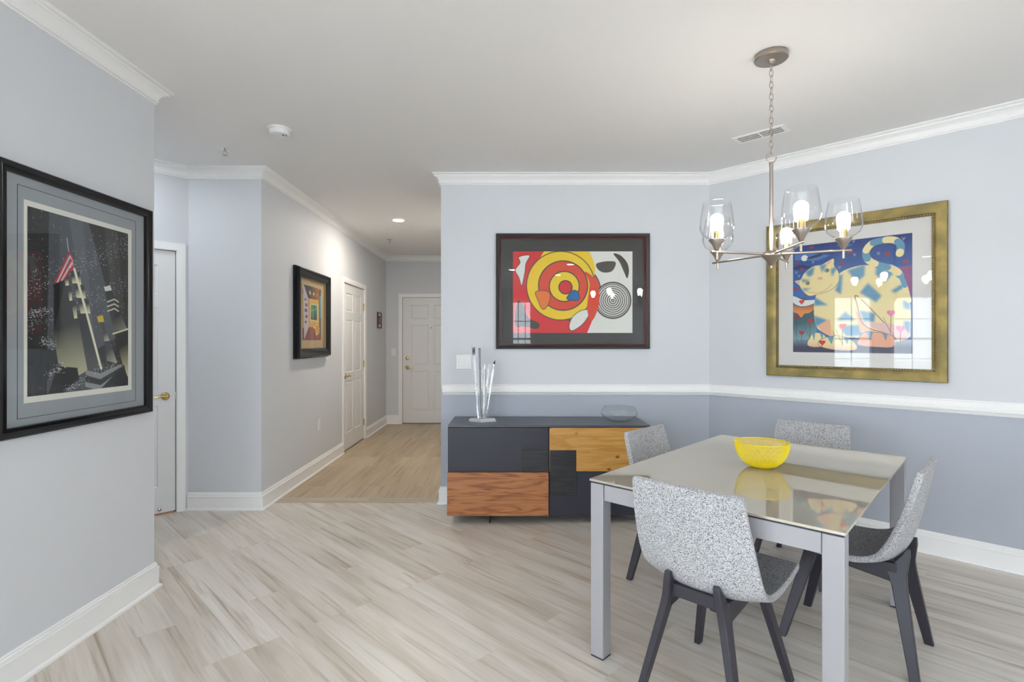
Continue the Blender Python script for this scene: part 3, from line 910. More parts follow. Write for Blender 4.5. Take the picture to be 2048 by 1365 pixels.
    # head
    head = S((62, 545), (120, 525), (160, 460), (250, 390), (340, 372), (460, 310), (470, 380), (515, 450), (520, 540), (470, 610), (400, 650), (300, 680), (210, 695), (140, 640), (110, 590))
    mh = c.poly(head, CRM)
    c.line(head+[head[0]], 0.004, lin(120, 110, 120), asp=asp)
    for P in (((170, 450), (270, 385), (250, 480), (200, 500)), ((315, 375), (400, 365), (345, 460)), ((120, 520), (230, 530), (150, 560)), ((430, 420), (515, 380), (450, 500)), ((130, 620), (240, 615), (160, 650))):
        stripe(P, clip=mh)
    c.poly(T((385, 360), (445, 318), (420, 365)), lin(240, 170, 140))
    c.poly(T((75, 550), (112, 535), (112, 575)), lin(240, 170, 140))
    for x, y in ((395, 432), (195, 565)):
        (a, b), = q([(x, y)])
        c.disc(a, b, 0.020, 0.018, lin(60, 60, 50), edge=0.2); c.disc(a, b, 0.014, 0.013, lin(200, 195, 150), edge=0.2); c.disc(a+0.002, b, 0.008, 0.009, lin(20, 20, 20), edge=0.2)
    (a, b), = q([(325, 515)]); c.disc(a, b, 0.024, 0.014, lin(238, 170, 150), edge=0.4)
    c.line(c.curve(q([(180, 650), (270, 665), (350, 650), (410, 610), (450, 565)]), closed=False), 0.004, lin(200, 120, 80), asp=asp)
    # heart flowers
    for x, y, w_, col in ((135, 760, 28, lin(225, 50, 50)), (225, 955, 28, lin(190, 40, 44)), (138, 1080, 28, lin(170, 50, 60)), (352, 1180, 32, lin(220, 50, 50)), (565, 1010, 34, lin(232, 70, 84)), (1060, 870, 36, lin(235, 130, 170)), (1160, 1030, 38, lin(238, 130, 170)), (85, 920, 26, lin(150, 30, 40))):
        (a, b), = q([(x, y)]); r = w_/1240
        if y not in (760,):
            c.line([(a, b), (a-0.004, min(0.99, b+0.17))], 0.004, lin(60, 60, 60), asp=asp)
            c.line([(a-0.06, b+0.03), (a-0.004, min(0.99, b+0.16))], 0.003, lin(60, 60, 60), asp=asp)
        c.disc(a-r*0.5, b-r*0.3, r*0.62, r*0.6, col, edge=0.15); c.disc(a+r*0.5, b-r*0.3, r*0.62, r*0.6, col, edge=0.15)
        c.poly([(a-r*1.05, b-r*0.1), (a+r*1.05, b-r*0.1), (a, b+r*1.1)], col)
    return c

def paint_interior():
    c = Canvas(190, 300, lin(70, 52, 60))
    q = quad((195, 290), (482, 378), (452, 1112), (163, 1115))
    T = lambda *P: q(P)
    c.poly(T((240, 300), (482, 378), (475, 530), (285, 500)), lin(62, 54, 58), grad=(lin(190, 120, 40), (0.4, 0.2, 0.85, 0.22)))
    c.poly(T((285, 505), (440, 535), (430, 920), (270, 925)), lin(236, 176, 62))
    c.poly(T((270, 925), (430, 920), (452, 1112), (163, 1115), (185, 1100)), lin(150, 52, 48))
    c.poly(T((350, 925), (440, 925), (430, 1020), (375, 1040)), lin(236, 176, 30), 0.9)
    c.poly(T((195, 295), (215, 300), (278, 500), (272, 920), (190, 1110), (205, 440)), lin(222, 202, 210))
    c.poly(T((163, 420), (205, 440), (195, 940), (165, 930)), lin(206, 170, 50))
    for x, y, r in ((235, 520, 14), (245, 600, 18), (235, 680, 20), (240, 770, 18), (225, 850, 15), (248, 590, 8)):
        (a, b), = q([(x, y)]); c.disc(a, b, r/300, r/600, lin(70, 74, 84) if r > 8 else lin(190, 50, 50), edge=0.4)
    c.poly(T((305, 585), (430, 595), (425, 850), (295, 835)), lin(232, 216, 160))
    c.poly(T((318, 600), (412, 615), (405, 832), (305, 815)), lin(60, 150, 100), grad=(lin(50, 100, 130), (0.6, 0.45, 0.6, 0.68)))
    c.poly(T((310, 780), (405, 790), (405, 832), (305, 815)), lin(120, 80, 90))
    c.line(T((372, 640), (370, 810)), 0.03, lin(30, 40, 50), asp=1.6)
    c.line(T((318, 690), (405, 660)), 0.012, lin(220, 226, 220), asp=1.6)
    c.poly(T((445, 400), (482, 380), (460, 950), (440, 930)), lin(70, 76, 100))
    c.poly(T((455, 480), (475, 480), (465, 800), (448, 790)), lin(80, 160, 190))
    for P in (((290, 420), (315, 385), (312, 440)), ((315, 400), (325, 440), (300, 465)), ((355, 430), (375, 420), (375, 460), (360, 468)), ((380, 1010), (390, 1060), (405, 1010)), ((340, 915), (375, 915), (375, 945), (340, 945))):
        c.poly(q(P), lin(238, 232, 216))
    return c

# ------------------------------------------------------------------ framed pictures
def frame_sweep(bm, w, h, prof, mi=0):
    """profile (inset from outer edge, out from the wall)"""
    path = [(-w/2, -h/2), (-w/2, h/2), (w/2, h/2), (w/2, -h/2)]
    sweep(bm, path, [(d, -o) for d, o in prof], closed=True, mi=mi, plane='xz')

def sheet(bm, w, h, y0, y1, cx=0, cz=0, mi=0):
    box(bm, cx-w/2, cx+w/2, y0, y1, cz-h/2, cz+h/2, mi)

def ring(bm, wo, ho, wi, hi, y0, y1, cx=0, cz=0, mi=0):
    box(bm, cx-wo/2, cx-wi/2, y0, y1, cz-ho/2, cz+ho/2, mi); box(bm, cx+wi/2, cx+wo/2, y0, y1, cz-ho/2, cz+ho/2, mi)
    box(bm, cx-wi/2, cx+wi/2, y0, y1, cz+hi/2, cz+ho/2, mi); box(bm, cx-wi/2, cx+wi/2, y0, y1, cz-ho/2, cz-hi/2, mi)

def picture_root(name, label, loc, rotz, group=None):
    return thing(name, label, 'framed picture', loc, rotz, group)

# 1 abstract print on the dining wall
w, h = 1.270, 0.953
r = picture_root('framed_picture', 'black framed abstract print of red and yellow discs above the sideboard', (0.503, 4.357, 1.762), 0)
bm = B(); frame_sweep(bm, w, h, [(0, 0.002), (0, 0.026), (0.006, 0.032), (0.016, 0.030), (0.030, 0.020), (0.036, 0.022), (0.040, 0.022), (0.042, 0.012), (0.042, 0.002)])
obj('frame', bm, M['black_satin'], r, smooth=30)
bm = B(); frame_sweep(bm, w-0.084, h-0.084, [(-0.0015, 0.012), (-0.0015, 0.0235), (0.001, 0.0235), (0.001, 0.012)]); frame_sweep(bm, w-0.06, h-0.06, [(-0.002, 0.012), (-0.002, 0.0235), (0.001, 0.0235), (0.001, 0.012)])
obj('red_piping', bm, M['red_line'], r)
bm = B(); sheet(bm, w-0.084, h-0.084, -0.004, -0.002); obj('mat_board', bm, M['mat_dark'], r)
cv = paint_abstract()
print_mesh(cv, 0.990, 0.676, 'artwork', r, -0.0060, 0.5*(0.008+0.998)-0.503, 0.5*(2.093+1.417)-1.762)
bm = B(); sheet(bm, w-0.084, h-0.084, -0.0112, -0.0092); obj('glass', bm, M['pic_glass'], r)

# 2 cat print on the diagonal wall
t0, t1 = 0.329*math.sqrt(2), 1.086*math.sqrt(2)
w = t1 - t0; h = 1.135
cz = 1.656
ctr = Vector(A2) + Vector((1, -1)).normalized()*((t0+t1)/2)
r = picture_root('framed_picture', 'gold framed print of a striped cat at night behind the chandelier', (ctr.x-0.002, ctr.y-0.002, cz), -PI/4)
bm = B(); frame_sweep(bm, w, h, [(0, 0.002), (0, 0.030), (0.004, 0.034), (0.030, 0.032), (0.058, 0.022), (0.066, 0.018), (0.066, 0.002)])
obj('frame', bm, M['gold'], r, smooth=30)
bm = B()
wi, hi = w-0.146, h-0.146
for (xa, za, xb, zb) in ((-wi/2, -hi/2, wi/2, -hi/2), (-wi/2, hi/2, wi/2, hi/2), (-wi/2, -hi/2, -wi/2, hi/2), (wi/2, -hi/2, wi/2, hi/2)):
    L_n = math.hypot(xb-xa, zb-za); k = int(L_n/0.0150)
    for i in range(k+1):
        x = xa+(xb-xa)*i/k; z = za+(zb-za)*i/k
        bmesh.ops.create_icosphere(bm, subdivisions=1, radius=0.0068, matrix=Matrix.Translation((x, -0.019, z)))
obj('bead_molding', bm, M['bead'], r, smooth=80)
bm = B(); frame_sweep(bm, w-0.13, h-0.13, [(0, 0.002), (0, 0.014), (0.016, 0.014), (0.016, 0.002)]); obj('inner_lip', bm, M['gold'], r)
bm = B(); sheet(bm, w-0.15, h-0.15, -0.006, -0.004); ring(bm, 0.80, 0.87, 0.794, 0.864, -0.0066, -0.006, 0.0, 0.005); obj('mat_board', bm, M['mat_cream'], r)
cv = paint_cat()
u0, u1 = 0.457*math.sqrt(2), 0.959*math.sqrt(2)
print_mesh(cv, u1-u0, 2.050-1.268, 'artwork', r, -0.0085, (u0+u1)/2-(t0+t1)/2, (2.050+1.268)/2-cz)
bm = B(); sheet(bm, w-0.15, h-0.15, -0.0130, -0.0110); obj('glass', bm, M['pic_glass'], r)

# 3 tower print on the left wall
y0_, y1_ = 1.972, 2.822; w = y1_-y0_; h = 1.078
cz = 1.509
r = picture_root('framed_picture', 'tall black framed print of a floodlit tower at night on the left wall', (C1[0]+0.002, (y0_+y1_)/2, cz), PI/2)
bm = B(); frame_sweep(bm, w, h, [(0, 0.001), (0, 0.022), (0.005, 0.027), (0.012, 0.026), (0.026, 0.017), (0.034, 0.018), (0.040, 0.018), (0.042, 0.001)])
obj('frame', bm, M['black_frame'], r, smooth=30)
bm = B(); sheet(bm, w-0.084, h-0.084, -0.004, -0.002); obj('mat_board', bm, M['mat_grey'], r)
cy_ = (y0_+y1_)/2
bm = B(); cw = (2.068+2.72)/2-cy_; cwz = (1.960+1.050)/2-cz
ring(bm, 0.652, 0.930, 0.648, 0.926, -0.0046, -0.004, cw, cwz); obj('mat_line', bm, M['black_satin'], r)
bm = B(); ww = (2.096+2.688)/2-cy_; wz = (1.917+1.100)/2-cz
sheet(bm, 0.592, 0.817, -0.0060, -0.004, ww, wz); obj('white_border', bm, M['mat_white'], r)
cv = paint_tower()
print_mesh(cv, 0.553, 0.768, 'artwork', r, -0.0072, (2.109+2.663)/2-cy_, wz+0.001)
bm = B(); sheet(bm, w-0.084, h-0.084, -0.0114, -0.0094); obj('glass', bm, M['pic_glass'], r)

# 4 interior print in the hallway
s0 = 4.82-4.20; s1 = 5.70-4.20
mid = Vector(B2) + hd*((s0+s1)/2); nh = Vector((hd.y, -hd.x))
w, h = 0.885, 0.866; cz = 1.617
r = picture_root('framed_picture', 'thick black framed print of a yellow room with red floor in the hallway', (mid.x+nh.x*0.002, mid.y+nh.y*0.002, cz), angH)
bm = B(); frame_sweep(bm, w, h, [(0, 0.0), (0, 0.026), (0.012, 0.030), (0.012, 0.052), (0.018, 0.058), (0.050, 0.056), (0.075, 0.044), (0.090, 0.038), (0.090, 0.0)])
obj('frame', bm, M['black_frame'], r, smooth=30)
bm = B(); sheet(bm, w-0.18, h-0.18, -0.010, -0.004); obj('mat_board', bm, M['mat_tan'], r)
bm = B(); frame_sweep(bm, w-0.18, h-0.18, [(0, 0.008), (0, 0.030), (0.006, 0.030), (0.006, 0.008)]); obj('gilt_fillet', bm, M['bead'], r)
cv = paint_interior()
print_mesh(cv, 0.50, 0.535, 'artwork', r, -0.012, 0.0, 0.01)
bm = B(); sheet(bm, w-0.18, h-0.18, -0.018, -0.016); obj('glass', bm, M['pic_glass'], r)

# 5 small picture
s = (hall_s(753.5)+hall_s(761.5))/2
mid = Vector(B2) + hd*s
w, h = 0.235, 0.245
r = picture_root('framed_picture', 'small brown framed dark picture beyond the closet door', (mid.x+nh.x*0.002, mid.y+nh.y*0.002, 1.668), angH)
bm = B(); frame_sweep(bm, w, h, [(0, 0), (0, 0.018), (0.010, 0.020), (0.026, 0.014), (0.026, 0)]); obj('frame', bm, M['rust'], r)
bm = B(); sheet(bm, w-0.052, h-0.052, -0.006, -0.002); obj('mat_board', bm, M['mat_white'], r)
cc = Canvas(40, 60, lin(52, 56, 62)); cc.disc(0.5, 0.6, 0.3, 0.4, lin(110, 110, 112), edge=0.5)
print_mesh(cc, 0.12, 0.14, 'artwork', r, -0.0075)

# ------------------------------------------------------------------ wall plates
def plate(name, label, cat, loc, rotz, w, h, rockers, outlet=False):
    r = thing(name, label, cat, loc, rotz)
    bm = B(); box(bm, -w/2, w/2, -0.006, 0, -h/2, h/2); obj('cover_plate', bm, M['plastic'], r, bevel=0.002)
    for x in rockers:
        if outlet:
            bm = B(); box(bm, x-0.017, x+0.017, -0.0085, -0.006, -0.034, 0.034); obj('receptacle', bm, M['plastic'], r, bevel=0.001)
        else:
            bm = B(); box(bm, x-0.017, x+0.017, -0.009, -0.006, -0.033, 0.033); obj('rocker', bm, M['plastic'], r, bevel=0.001)
    return r
plate('light_switch', 'white double rocker switch plate above the chair rail', 'light switch', (-0.400, 4.359, 1.177), 0, 0.125, 0.118, (-0.024, 0.024))
plate('light_switch', 'white single rocker switch plate beside the entry door', 'light switch', (-1.925, 8.549, 1.170), 0, 0.072, 0.118, (0,))
mid = Vector(B2) + hd*hall_s(637.0)
plate('wall_outlet', 'white outlet plate low on the hallway wall', 'outlet', (mid.x+nh.x*0.001, mid.y+nh.y*0.001, 0.475), angH, 0.075, 0.118, (0,), True)

# ------------------------------------------------------------------ ceiling fixtures
r = thing('smoke_detector', 'round white smoke detector on the ceiling left of centre', 'smoke detector', (-1.515, 3.42, H))
bm = B(); lathe(bm, [(0, 0), (0.072, 0), (0.073, -0.008), (0.069, -0.014), (0, -0.014)], n=40); obj('mounting_base', bm, M['plastic'], r, smooth=40)
bm = B(); lathe(bm, [(0, -0.013), (0.062, -0.014), (0.064, -0.030), (0.058, -0.042), (0.020, -0.047), (0, -0.047)], n=40)
obj('cover', bm, M['plastic'], r, smooth=40)
bm = B(); lathe(bm, [(0, -0.046), (0.006, -0.0465), (0.005, -0.049), (0, -0.049)], (0.03, -0.015, 0), 12); box(bm, 0.038, 0.048, -0.004, 0.002, -0.0462, -0.043)
obj('test_button', bm, M['dark'], r)

def sprinkler(label, x, y):
    r = thing('fire_sprinkler', label, 'fire sprinkler', (x, y, H))
    bm = B(); lathe(bm, [(0, 0), (0.040, 0), (0.038, -0.004), (0.020, -0.006), (0, -0.006)], n=28); obj('escutcheon', bm, M['chrome'], r, smooth=40)
    bm = B(); lathe(bm, [(0, -0.005), (0.008, -0.005), (0.008, -0.020), (0, -0.020)], n=16)
    for sx in (-1, 1): tube(bm, [(sx*0.007, 0, -0.018), (sx*0.011, 0, -0.030), (sx*0.004, 0, -0.044), (0, 0, -0.048)], 0.002, 8)
    lathe(bm, [(0, -0.047), (0.016, -0.047), (0.016, -0.049), (0, -0.049)], n=16)
    obj('sprinkler_head', bm, M['nickel'], r, smooth=40)
sprinkler('small metal fire sprinkler on the ceiling near the smoke detector', -2.06, 3.77)
sprinkler('small metal fire sprinkler on the hallway ceiling behind the recessed light', -1.665, 7.15)

def can(label, x, y, group=None, lens='led'):
    r = thing('recessed_light', label, 'recessed light', (x, y, H), group=group)
    bm = B(); lathe(bm, [(0.060, 0), (0.082, 0), (0.082, -0.003), (0.064, -0.006), (0.060, -0.005), (0.060, 0)], n=36); obj('trim_ring', bm, M['plastic'], r, smooth=40)
    bm = B(); lathe(bm, [(0, -0.003), (0.060, -0.003), (0.060, -0.001), (0, -0.001)], n=36); obj('lens', bm, M[lens], r)
can('round white recessed light glowing in the hallway ceiling', -1.297, 6.0)
for (x, y) in ((1.05, -0.77), (0.96, -2.28), (0.0, -1.5), (-2.6, -0.8), (-2.6, -2.8)):
    can('round white recessed light in the living room ceiling', x, y, 'living room ceiling lights', 'led_cool')
can('unseen recessed light added to brighten the niche before the half hidden door', -2.75, 3.45, None, 'led_cool')  # hidden lamp, added only to lift the niche and column

r = thing('ceiling_vent', 'white louvered air vent in the ceiling behind the chandelier chain', 'air vent', (1.665, 3.515, H), -PI/4)
VL, VW = 0.33, 0.145
bm = B(); ring(bm, VL, VW, VL-0.05, VW-0.05, 0, 0.004)
bmesh.ops.rotate(bm, verts=bm.verts[:], cent=(0, 0, 0), matrix=Matrix.Rotation(-PI/2, 3, 'X'))
for v_ in bm.verts: v_.co.z = -0.004 if v_.co.z < -0.001 or v_.co.z > 0.001 else 0.0
box(bm, -0.003, 0.003, -VW/2+0.02, VW/2-0.02, -0.005, -0.001)
obj('vent_frame', bm, M['trim'], r)
bm = B(); k = 28
for i in range(k):
    x = -VL/2+0.028 + (VL-0.056)*i/(k-1)
    box(bm, x-0.0010, x+0.0010, -VW/2+0.024, VW/2-0.024, -0.0045, -0.001)
for yy in (-0.018, 0.018): box(bm, -VL/2+0.025, VL/2-0.025, yy-0.001, yy+0.001, -0.004, -0.0008)
obj('louvers', bm, M['trim'], r)
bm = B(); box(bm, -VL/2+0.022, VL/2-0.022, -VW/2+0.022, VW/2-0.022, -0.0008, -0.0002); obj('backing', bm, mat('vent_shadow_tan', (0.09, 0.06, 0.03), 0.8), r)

# ------------------------------------------------------------------ chandelier
CX, CY = 1.252, 2.535
ch = thing('chandelier', 'brushed nickel five arm chandelier with clear glass shades over the table', 'chandelier', (CX, CY, H))
bm = B(); lathe(bm, [(0, 0), (0.074, 0), (0.076, -0.004), (0.076, -0.022), (0.072, -0.026), (0.020, -0.030), (0.016, -0.040), (0.008, -0.046), (0, -0.046)], n=44); obj('canopy', bm, M['nickel'], ch, smooth=35)
zt, zb = -0.046, 2.257 - H
bm = B(); nl = 15; pitch = (zt - zb) / nl
for i in range(nl):
    zc = zt - pitch*(i+0.5); pts = []
    for k in range(20):
        a = 2*PI*k/20; x = 0.0085*math.cos(a); z = (pitch*0.5+0.0045)*math.sin(a)
        pts.append((x if i % 2 else 0, 0 if i % 2 else x, zc+z))
    tube(bm, pts, 0.0017, 6, closed=True)
obj('chain', bm, M['nickel'], ch, smooth=60)
bm = B(); tube(bm, [(0.024*math.cos(2*PI*k/28), 0.0, 2.236-H+0.024*math.sin(2*PI*k/28)) for k in range(28)], 0.0028, 8, closed=True); obj('loop', bm, M['nickel'], ch, smooth=60)
bm = B(); lathe(bm, [(0, 2.214-H), (0.010, 2.213-H), (0.010, 2.200-H), (0.0085, 2.198-H), (0.0085, 1.77-H), (0, 1.77-H)], n=20); obj('rod', bm, M['nickel'], ch, smooth=35)
bm = B(); lathe(bm, [(0, 1.785-H), (0.030, 1.783-H), (0.046, 1.770-H), (0.048, 1.764-H), (0.046, 1.758-H), (0.030, 1.745-H), (0.018, 1.728-H), (0.010, 1.716-H), (0.007, 1.714-H), (0.007, 1.702-H), (0, 1.700-H)], n=36); obj('hub', bm, M['nickel'], ch, smooth=50)
RL_ = 0.300
for k in range(5):
    a = math.radians(50 + 72*k)
    ca, sa = math.cos(a), math.sin(a)
    za = 1.768 - H
    bm = B(); tube(bm, [(0.030*ca, 0.030*sa, za), (0.332*ca, 0.332*sa, za)], 0.0055, 12); arm = obj('arm', bm, M['nickel'], ch, smooth=40)
    x, y = RL_*ca, RL_*sa
    bm = B(); lathe(bm, [(0, 1.732-H), (0.0055, 1.732-H), (0.0055, 1.772-H), (0.009, 1.776-H), (0.012, 1.782-H), (0.020, 1.800-H), (0.037, 1.822-H), (0.037, 1.826-H), (0, 1.826-H)], (x, y, 0), 28); obj('socket_cup', bm, M['nickel'], ch, smooth=40)
    bm = B(); lathe(bm, [(0, 1.826-H), (0.015, 1.826-H), (0.015, 1.866-H), (0, 1.866-H)], (x, y, 0), 20); obj('socket', bm, M['brass'], ch, smooth=40)
    bm = B(); lathe(bm, [(0.024, 1.828-H), (0.045, 1.834-H), (0.066, 1.852-H), (0.076, 1.874-H), (0.077, 1.892-H), (0.074, 1.925-H), (0.068, 1.965-H), (0.0615, 2.000-H), (0.0600, 2.000-H), (0.0665, 1.965-H), (0.0725, 1.925-H), (0.0755, 1.892-H), (0.0745, 1.875-H), (0.0648, 1.854-H), (0.0445, 1.8358-H), (0.024, 1.830-H)], (x, y, 0), 40); obj('glass_shade', bm, M['shade'], ch, smooth=60)
    bm = B(); lathe(bm, [(0, 1.866-H), (0.013, 1.867-H), (0.016, 1.880-H), (0.026, 1.900-H), (0.030, 1.916-H), (0.026, 1.934-H), (0.014, 1.945-H), (0, 1.948-H)], (x, y, 0), 24); obj('bulb', bm, M['bulb'], ch, smooth=60)

# ------------------------------------------------------------------ dining table
TZ = 0.76
TA = math.radians(47.0)
TL_, TW_ = 1.45, 0.945
tb = thing('dining_table', 'rectangular dining table with glossy beige glass top and grey metal legs', 'table', (1.172, 2.462, 0), TA)
bm = B(); box(bm, -TL_/2, TL_/2, -TW_/2, TW_/2, TZ-0.010, TZ); obj('table_top', bm, M['glass_top'], tb, bevel=0.0015)
bm = B(); e = 0.006
box(bm, -TL_/2+e, TL_/2-e, -TW_/2+e, TW_/2-e, TZ-0.016, TZ-0.0105); obj('top_support', bm, M['graphite'], tb)
LS = 0.062
for sx in (-1, 1):
    for sy in (-1, 1):
        x = sx*(TL_/2-0.004-LS/2); y = sy*(TW_/2-0.004-LS/2)
        bm = B(); box(bm, x-LS/2, x+LS/2, y-LS/2, y+LS/2, 0.006, TZ-0.017); leg = obj('leg', bm, M['metal_leg'], tb, bevel=0.0025)
        bm = B(); box(bm, x-LS/2+0.001, x+LS/2-0.001, y-LS/2+0.001, y+LS/2-0.001, 0.0, 0.006); obj('foot_pad', bm, M['graphite'], leg)
for sy in (-1, 1):
    y = sy*(TW_/2-0.26); bm = B(); box(bm, -TL_/2+0.031, TL_/2-0.031, y-0.010, y+0.010, TZ-0.085, TZ-0.018); obj('apron', bm, M['metal_leg'], tb, bevel=0.002)
for sx in (-1, 1):
    x = sx*(TL_/2-0.020); bm = B(); box(bm, x-0.010, x+0.010, -TW_/2+0.068, TW_/2-0.068, TZ-0.085, TZ-0.018); obj('apron', bm, M['metal_leg'], tb, bevel=0.002)

# yellow wire bowl
bl = thing('wire_bowl', 'bright yellow woven wire bowl on the dining table', 'bowl', (1.168, 2.455, TZ))
NB, NR = 84, 30
prof = [(0.040, 0.004), (0.064, 0.012), (0.086, 0.030), (0.101, 0.052), (0.111, 0.076), (0.116, 0.098), (0.117, 0.117)]
def pr(t):
    f = t*(len(prof)-1); i = min(int(f), len(prof)-2); g = f-i
    return (prof[i][0]*(1-g)+prof[i+1][0]*g, prof[i][1]*(1-g)+prof[i+1][1]*g)
bm = B(); V = []
for j in range(NR+1):
    rr, z = pr(j/NR); o_ = 0.5*(j % 2)
    V.append([bm.verts.new((rr*math.cos(2*PI*(k+o_)/NB), rr*math.sin(2*PI*(k+o_)/NB), z)) for k in range(NB)])
for j in range(NR-1):
    for k in range(NB):
        k2 = (k+1) % NB if j % 2 == 0 else k
        kk = k if j % 2 == 0 else (k-1) % NB
        # diamonds between rows j and j+2
        lo = V[j][(k+1) % NB] if j % 2 == 0 else V[j][k]
        a_ = V[j+1][k]; b_ = V[j+1][(k+1) % NB] if j % 2 == 0 else V[j+1][(k+1) % NB]
        if j % 2 == 0:
            lo, a_, b_, hi_ = V[j][(k+1) % NB], V[j+1][k], V[j+1][(k+1) % NB], V[j+2][(k+1) % NB]
        else:
            lo, a_, b_, hi_ = V[j][k], V[j+1][k], V[j+1][(k+1) % NB], V[j+2][k]
        bm.faces.new((lo, b_, hi_, a_))
wm = obj('wire_mesh', bm, M['yellow'], bl)
wf = wm.modifiers.new('wire', 'WIREFRAME'); wf.thickness = 0.0028; wf.use_even_offset = False; wf.use_replace = True
bm = B(); tube(bm, [(0.1172*math.cos(2*PI*k/60), 0.1172*math.sin(2*PI*k/60), 0.117) for k in range(60)], 0.0022, 8, closed=True); obj('rim', bm, M['yellow'], bl, smooth=60)
bm = B(); lathe(bm, [(0, 0.001), (0.040, 0.001), (0.044, 0.006), (0.040, 0.006), (0.0, 0.004)], n=36); obj('base', bm, M['yellow'], bl, smooth=60)

# ------------------------------------------------------------------ chairs
def make_chair(label):
    r = thing('dining_chair', label, 'chair', group='four dining chairs around the table')
    st = [(-0.001, 0.834, 0.204, 0.003), (0.000, 0.829, 0.208, 0.004), (0.012, 0.740, 0.216, 0.014), (0.030, 0.640, 0.224, 0.028), (0.050, 0.550, 0.229, 0.042), (0.078, 0.472, 0.231, 0.052),
          (0.126, 0.424, 0.232, 0.050), (0.200, 0.409, 0.231, 0.036), (0.300, 0.416, 0.229, 0.022), (0.420, 0.434, 0.224, 0.010), (0.543, 0.450, 0.216, 0.002), (0.550, 0.450, 0.212, 0.0)]
    ny = len(st)
    bm = B(); G = []
    for i, (y, z, hw, dish) in enumerate(st):
        a = st[max(0, i-1)]; b = st[min(ny-1, i+1)]
        ty, tz = b[0]-a[0], b[1]-a[1]; l = math.hypot(ty, tz)
        nY, nZ = -tz/l, ty/l          # toward the sitter: forward and up
        row = []
        for s in (-1, -0.965, -0.72, -0.36, 0, 0.36, 0.72, 0.965, 1):
            row.append(bm.verts.new((s*hw, y + nY*dish*s*s, z + nZ*dish*s*s)))
        G.append(row)
    for i in range(ny-1):
        for k in range(8):
            bm.faces.new((G[i][k], G[i][k+1], G[i+1][k+1], G[i+1][k]))
    sh = obj('seat_shell', bm, M['fabric'], r, smooth=180)
    so = sh.modifiers.new('thick', 'SOLIDIFY'); so.thickness = 0.026; so.offset = 0.0
    ss = sh.modifiers.new('sub', 'SUBSURF'); ss.levels = 2; ss.render_levels = 3
    for s in (-1, 1):
        bm = B(); loft(bm, [((s*0.092, 0.056, 0.492), 0.011, 0.006), ((s*0.095, 0.064, 0.462), 0.013, 0.015), ((s*0.100, 0.082, 0.420), 0.014, 0.028), ((s*0.106, 0.092, 0.388), 0.014, 0.034), ((s*0.115, 0.082, 0.345), 0.014, 0.027), ((s*0.190, 0.020, 0.0), 0.013, 0.017)])
        obj('leg', bm, M['chair_wood'], r, bevel=0.003)
        bm = B(); loft(bm, [((s*0.104, 0.405, 0.418), 0.014, 0.030), ((s*0.112, 0.415, 0.380), 0.014, 0.027), ((s*0.190, 0.510, 0.0), 0.013, 0.018)])
        obj('leg', bm, M['chair_wood'], r, bevel=0.003)
        bm = B()
        poly = [(0.090, 0.348), (0.092, 0.430), (0.13, 0.427), (0.21, 0.411), (0.30, 0.415), (0.43, 0.430), (0.43, 0.388)]
        a = [bm.verts.new((s*0.107-0.0125, y, z)) for y, z in poly]; b = [bm.verts.new((s*0.107+0.0125, y, z)) for y, z in poly]
        bm.faces.new(a); bm.faces.new(b[::-1])
        for i in range(len(poly)): bm.faces.new((a[i], b[i], b[(i+1) % len(poly)], a[(i+1) % len(poly)]))
        obj('side_rail', bm, M['chair_wood'], r, bevel=0.002)
    bm = B(); box(bm, -0.100, 0.100, 0.082, 0.104, 0.392, 0.438); obj('cross_rail', bm, M['chair_wood'], r, bevel=0.002)
    bm = B(); box(bm, -0.100, 0.100, 0.385, 0.407, 0.385, 0.420); obj('cross_rail', bm, M['chair_wood'], r, bevel=0.002)
    return r

# back-top centre, direction the sitter faces
seats = [((0.608, 1.857), 45, 'speckled grey dining chair nearest the camera, its back turned to us'),
         ((1.735, 2.185), 135, 'speckled grey dining chair on the right side of the table seen from its side'),
         ((0.785, 3.120), -45, 'speckled grey dining chair between the table and the sideboard'),
         ((1.900, 3.325), -135, 'speckled grey dining chair at the far end of the table under the cat print')]
proto = None
for (p, deg, lab) in seats:
    c = make_chair(lab) if proto is None else copy_tree(proto)
    if proto is None: proto = c
    c['label'] = lab
    c.location = (p[0], p[1], 0)
    c.rotation_euler = (0, 0, math.radians(deg) - PI/2)

# ------------------------------------------------------------------ sideboard
SX0, SX1, SY0, SY1 = -0.473, 1.018, 3.870, 4.325
sb = thing('sideboard', 'graphite sideboard with walnut and oak door panels against the dining wall', 'sideboard', ((SX0+SX1)/2, (SY0+SY1)/2, 0))
W2 = (SX1-SX0)/2; D2 = (SY1-SY0)/2
bm = B(); box(bm, -W2+0.004, W2-0.004, -D2+0.020, D2, 0.075, 0.712); obj('body', bm, M['graphite'], sb, bevel=0.001)
bm = B(); box(bm, -W2, W2, -D2, D2, 0.714, 0.728); obj('top', bm, M['graphite_top'], sb, bevel=0.0012)
def lx(x): return x-(SX0+SX1)/2
dl = None
def panel(name, parent, x0, x1, z0, z1, proud, m):
    bm = B(); box(bm, lx(x0), lx(x1), -D2-proud, -D2+0.018, z0, z1); return obj(name, bm, M[m], parent, bevel=0.001)
dl = panel('door', sb, SX0, 0.268, 0.386, 0.710, 0.0, 'graphite')
panel('walnut_panel', dl, SX0-0.003, 0.268, 0.066, 0.384, 0.022, 'walnut')
panel('black_panel', dl, 0.077, 0.268, 0.386, 0.545, 0.006, 'black_oak')
dr_ = panel('door', sb, 0.276, SX1, 0.066, 0.386, 0.0, 'graphite')
panel('oak_panel', dr_, 0.276, SX1, 0.389, 0.710, 0.003, 'oak')
panel('black_panel', dr_, 0.279, 0.472, 0.218, 0.545, 0.012, 'black_oak')
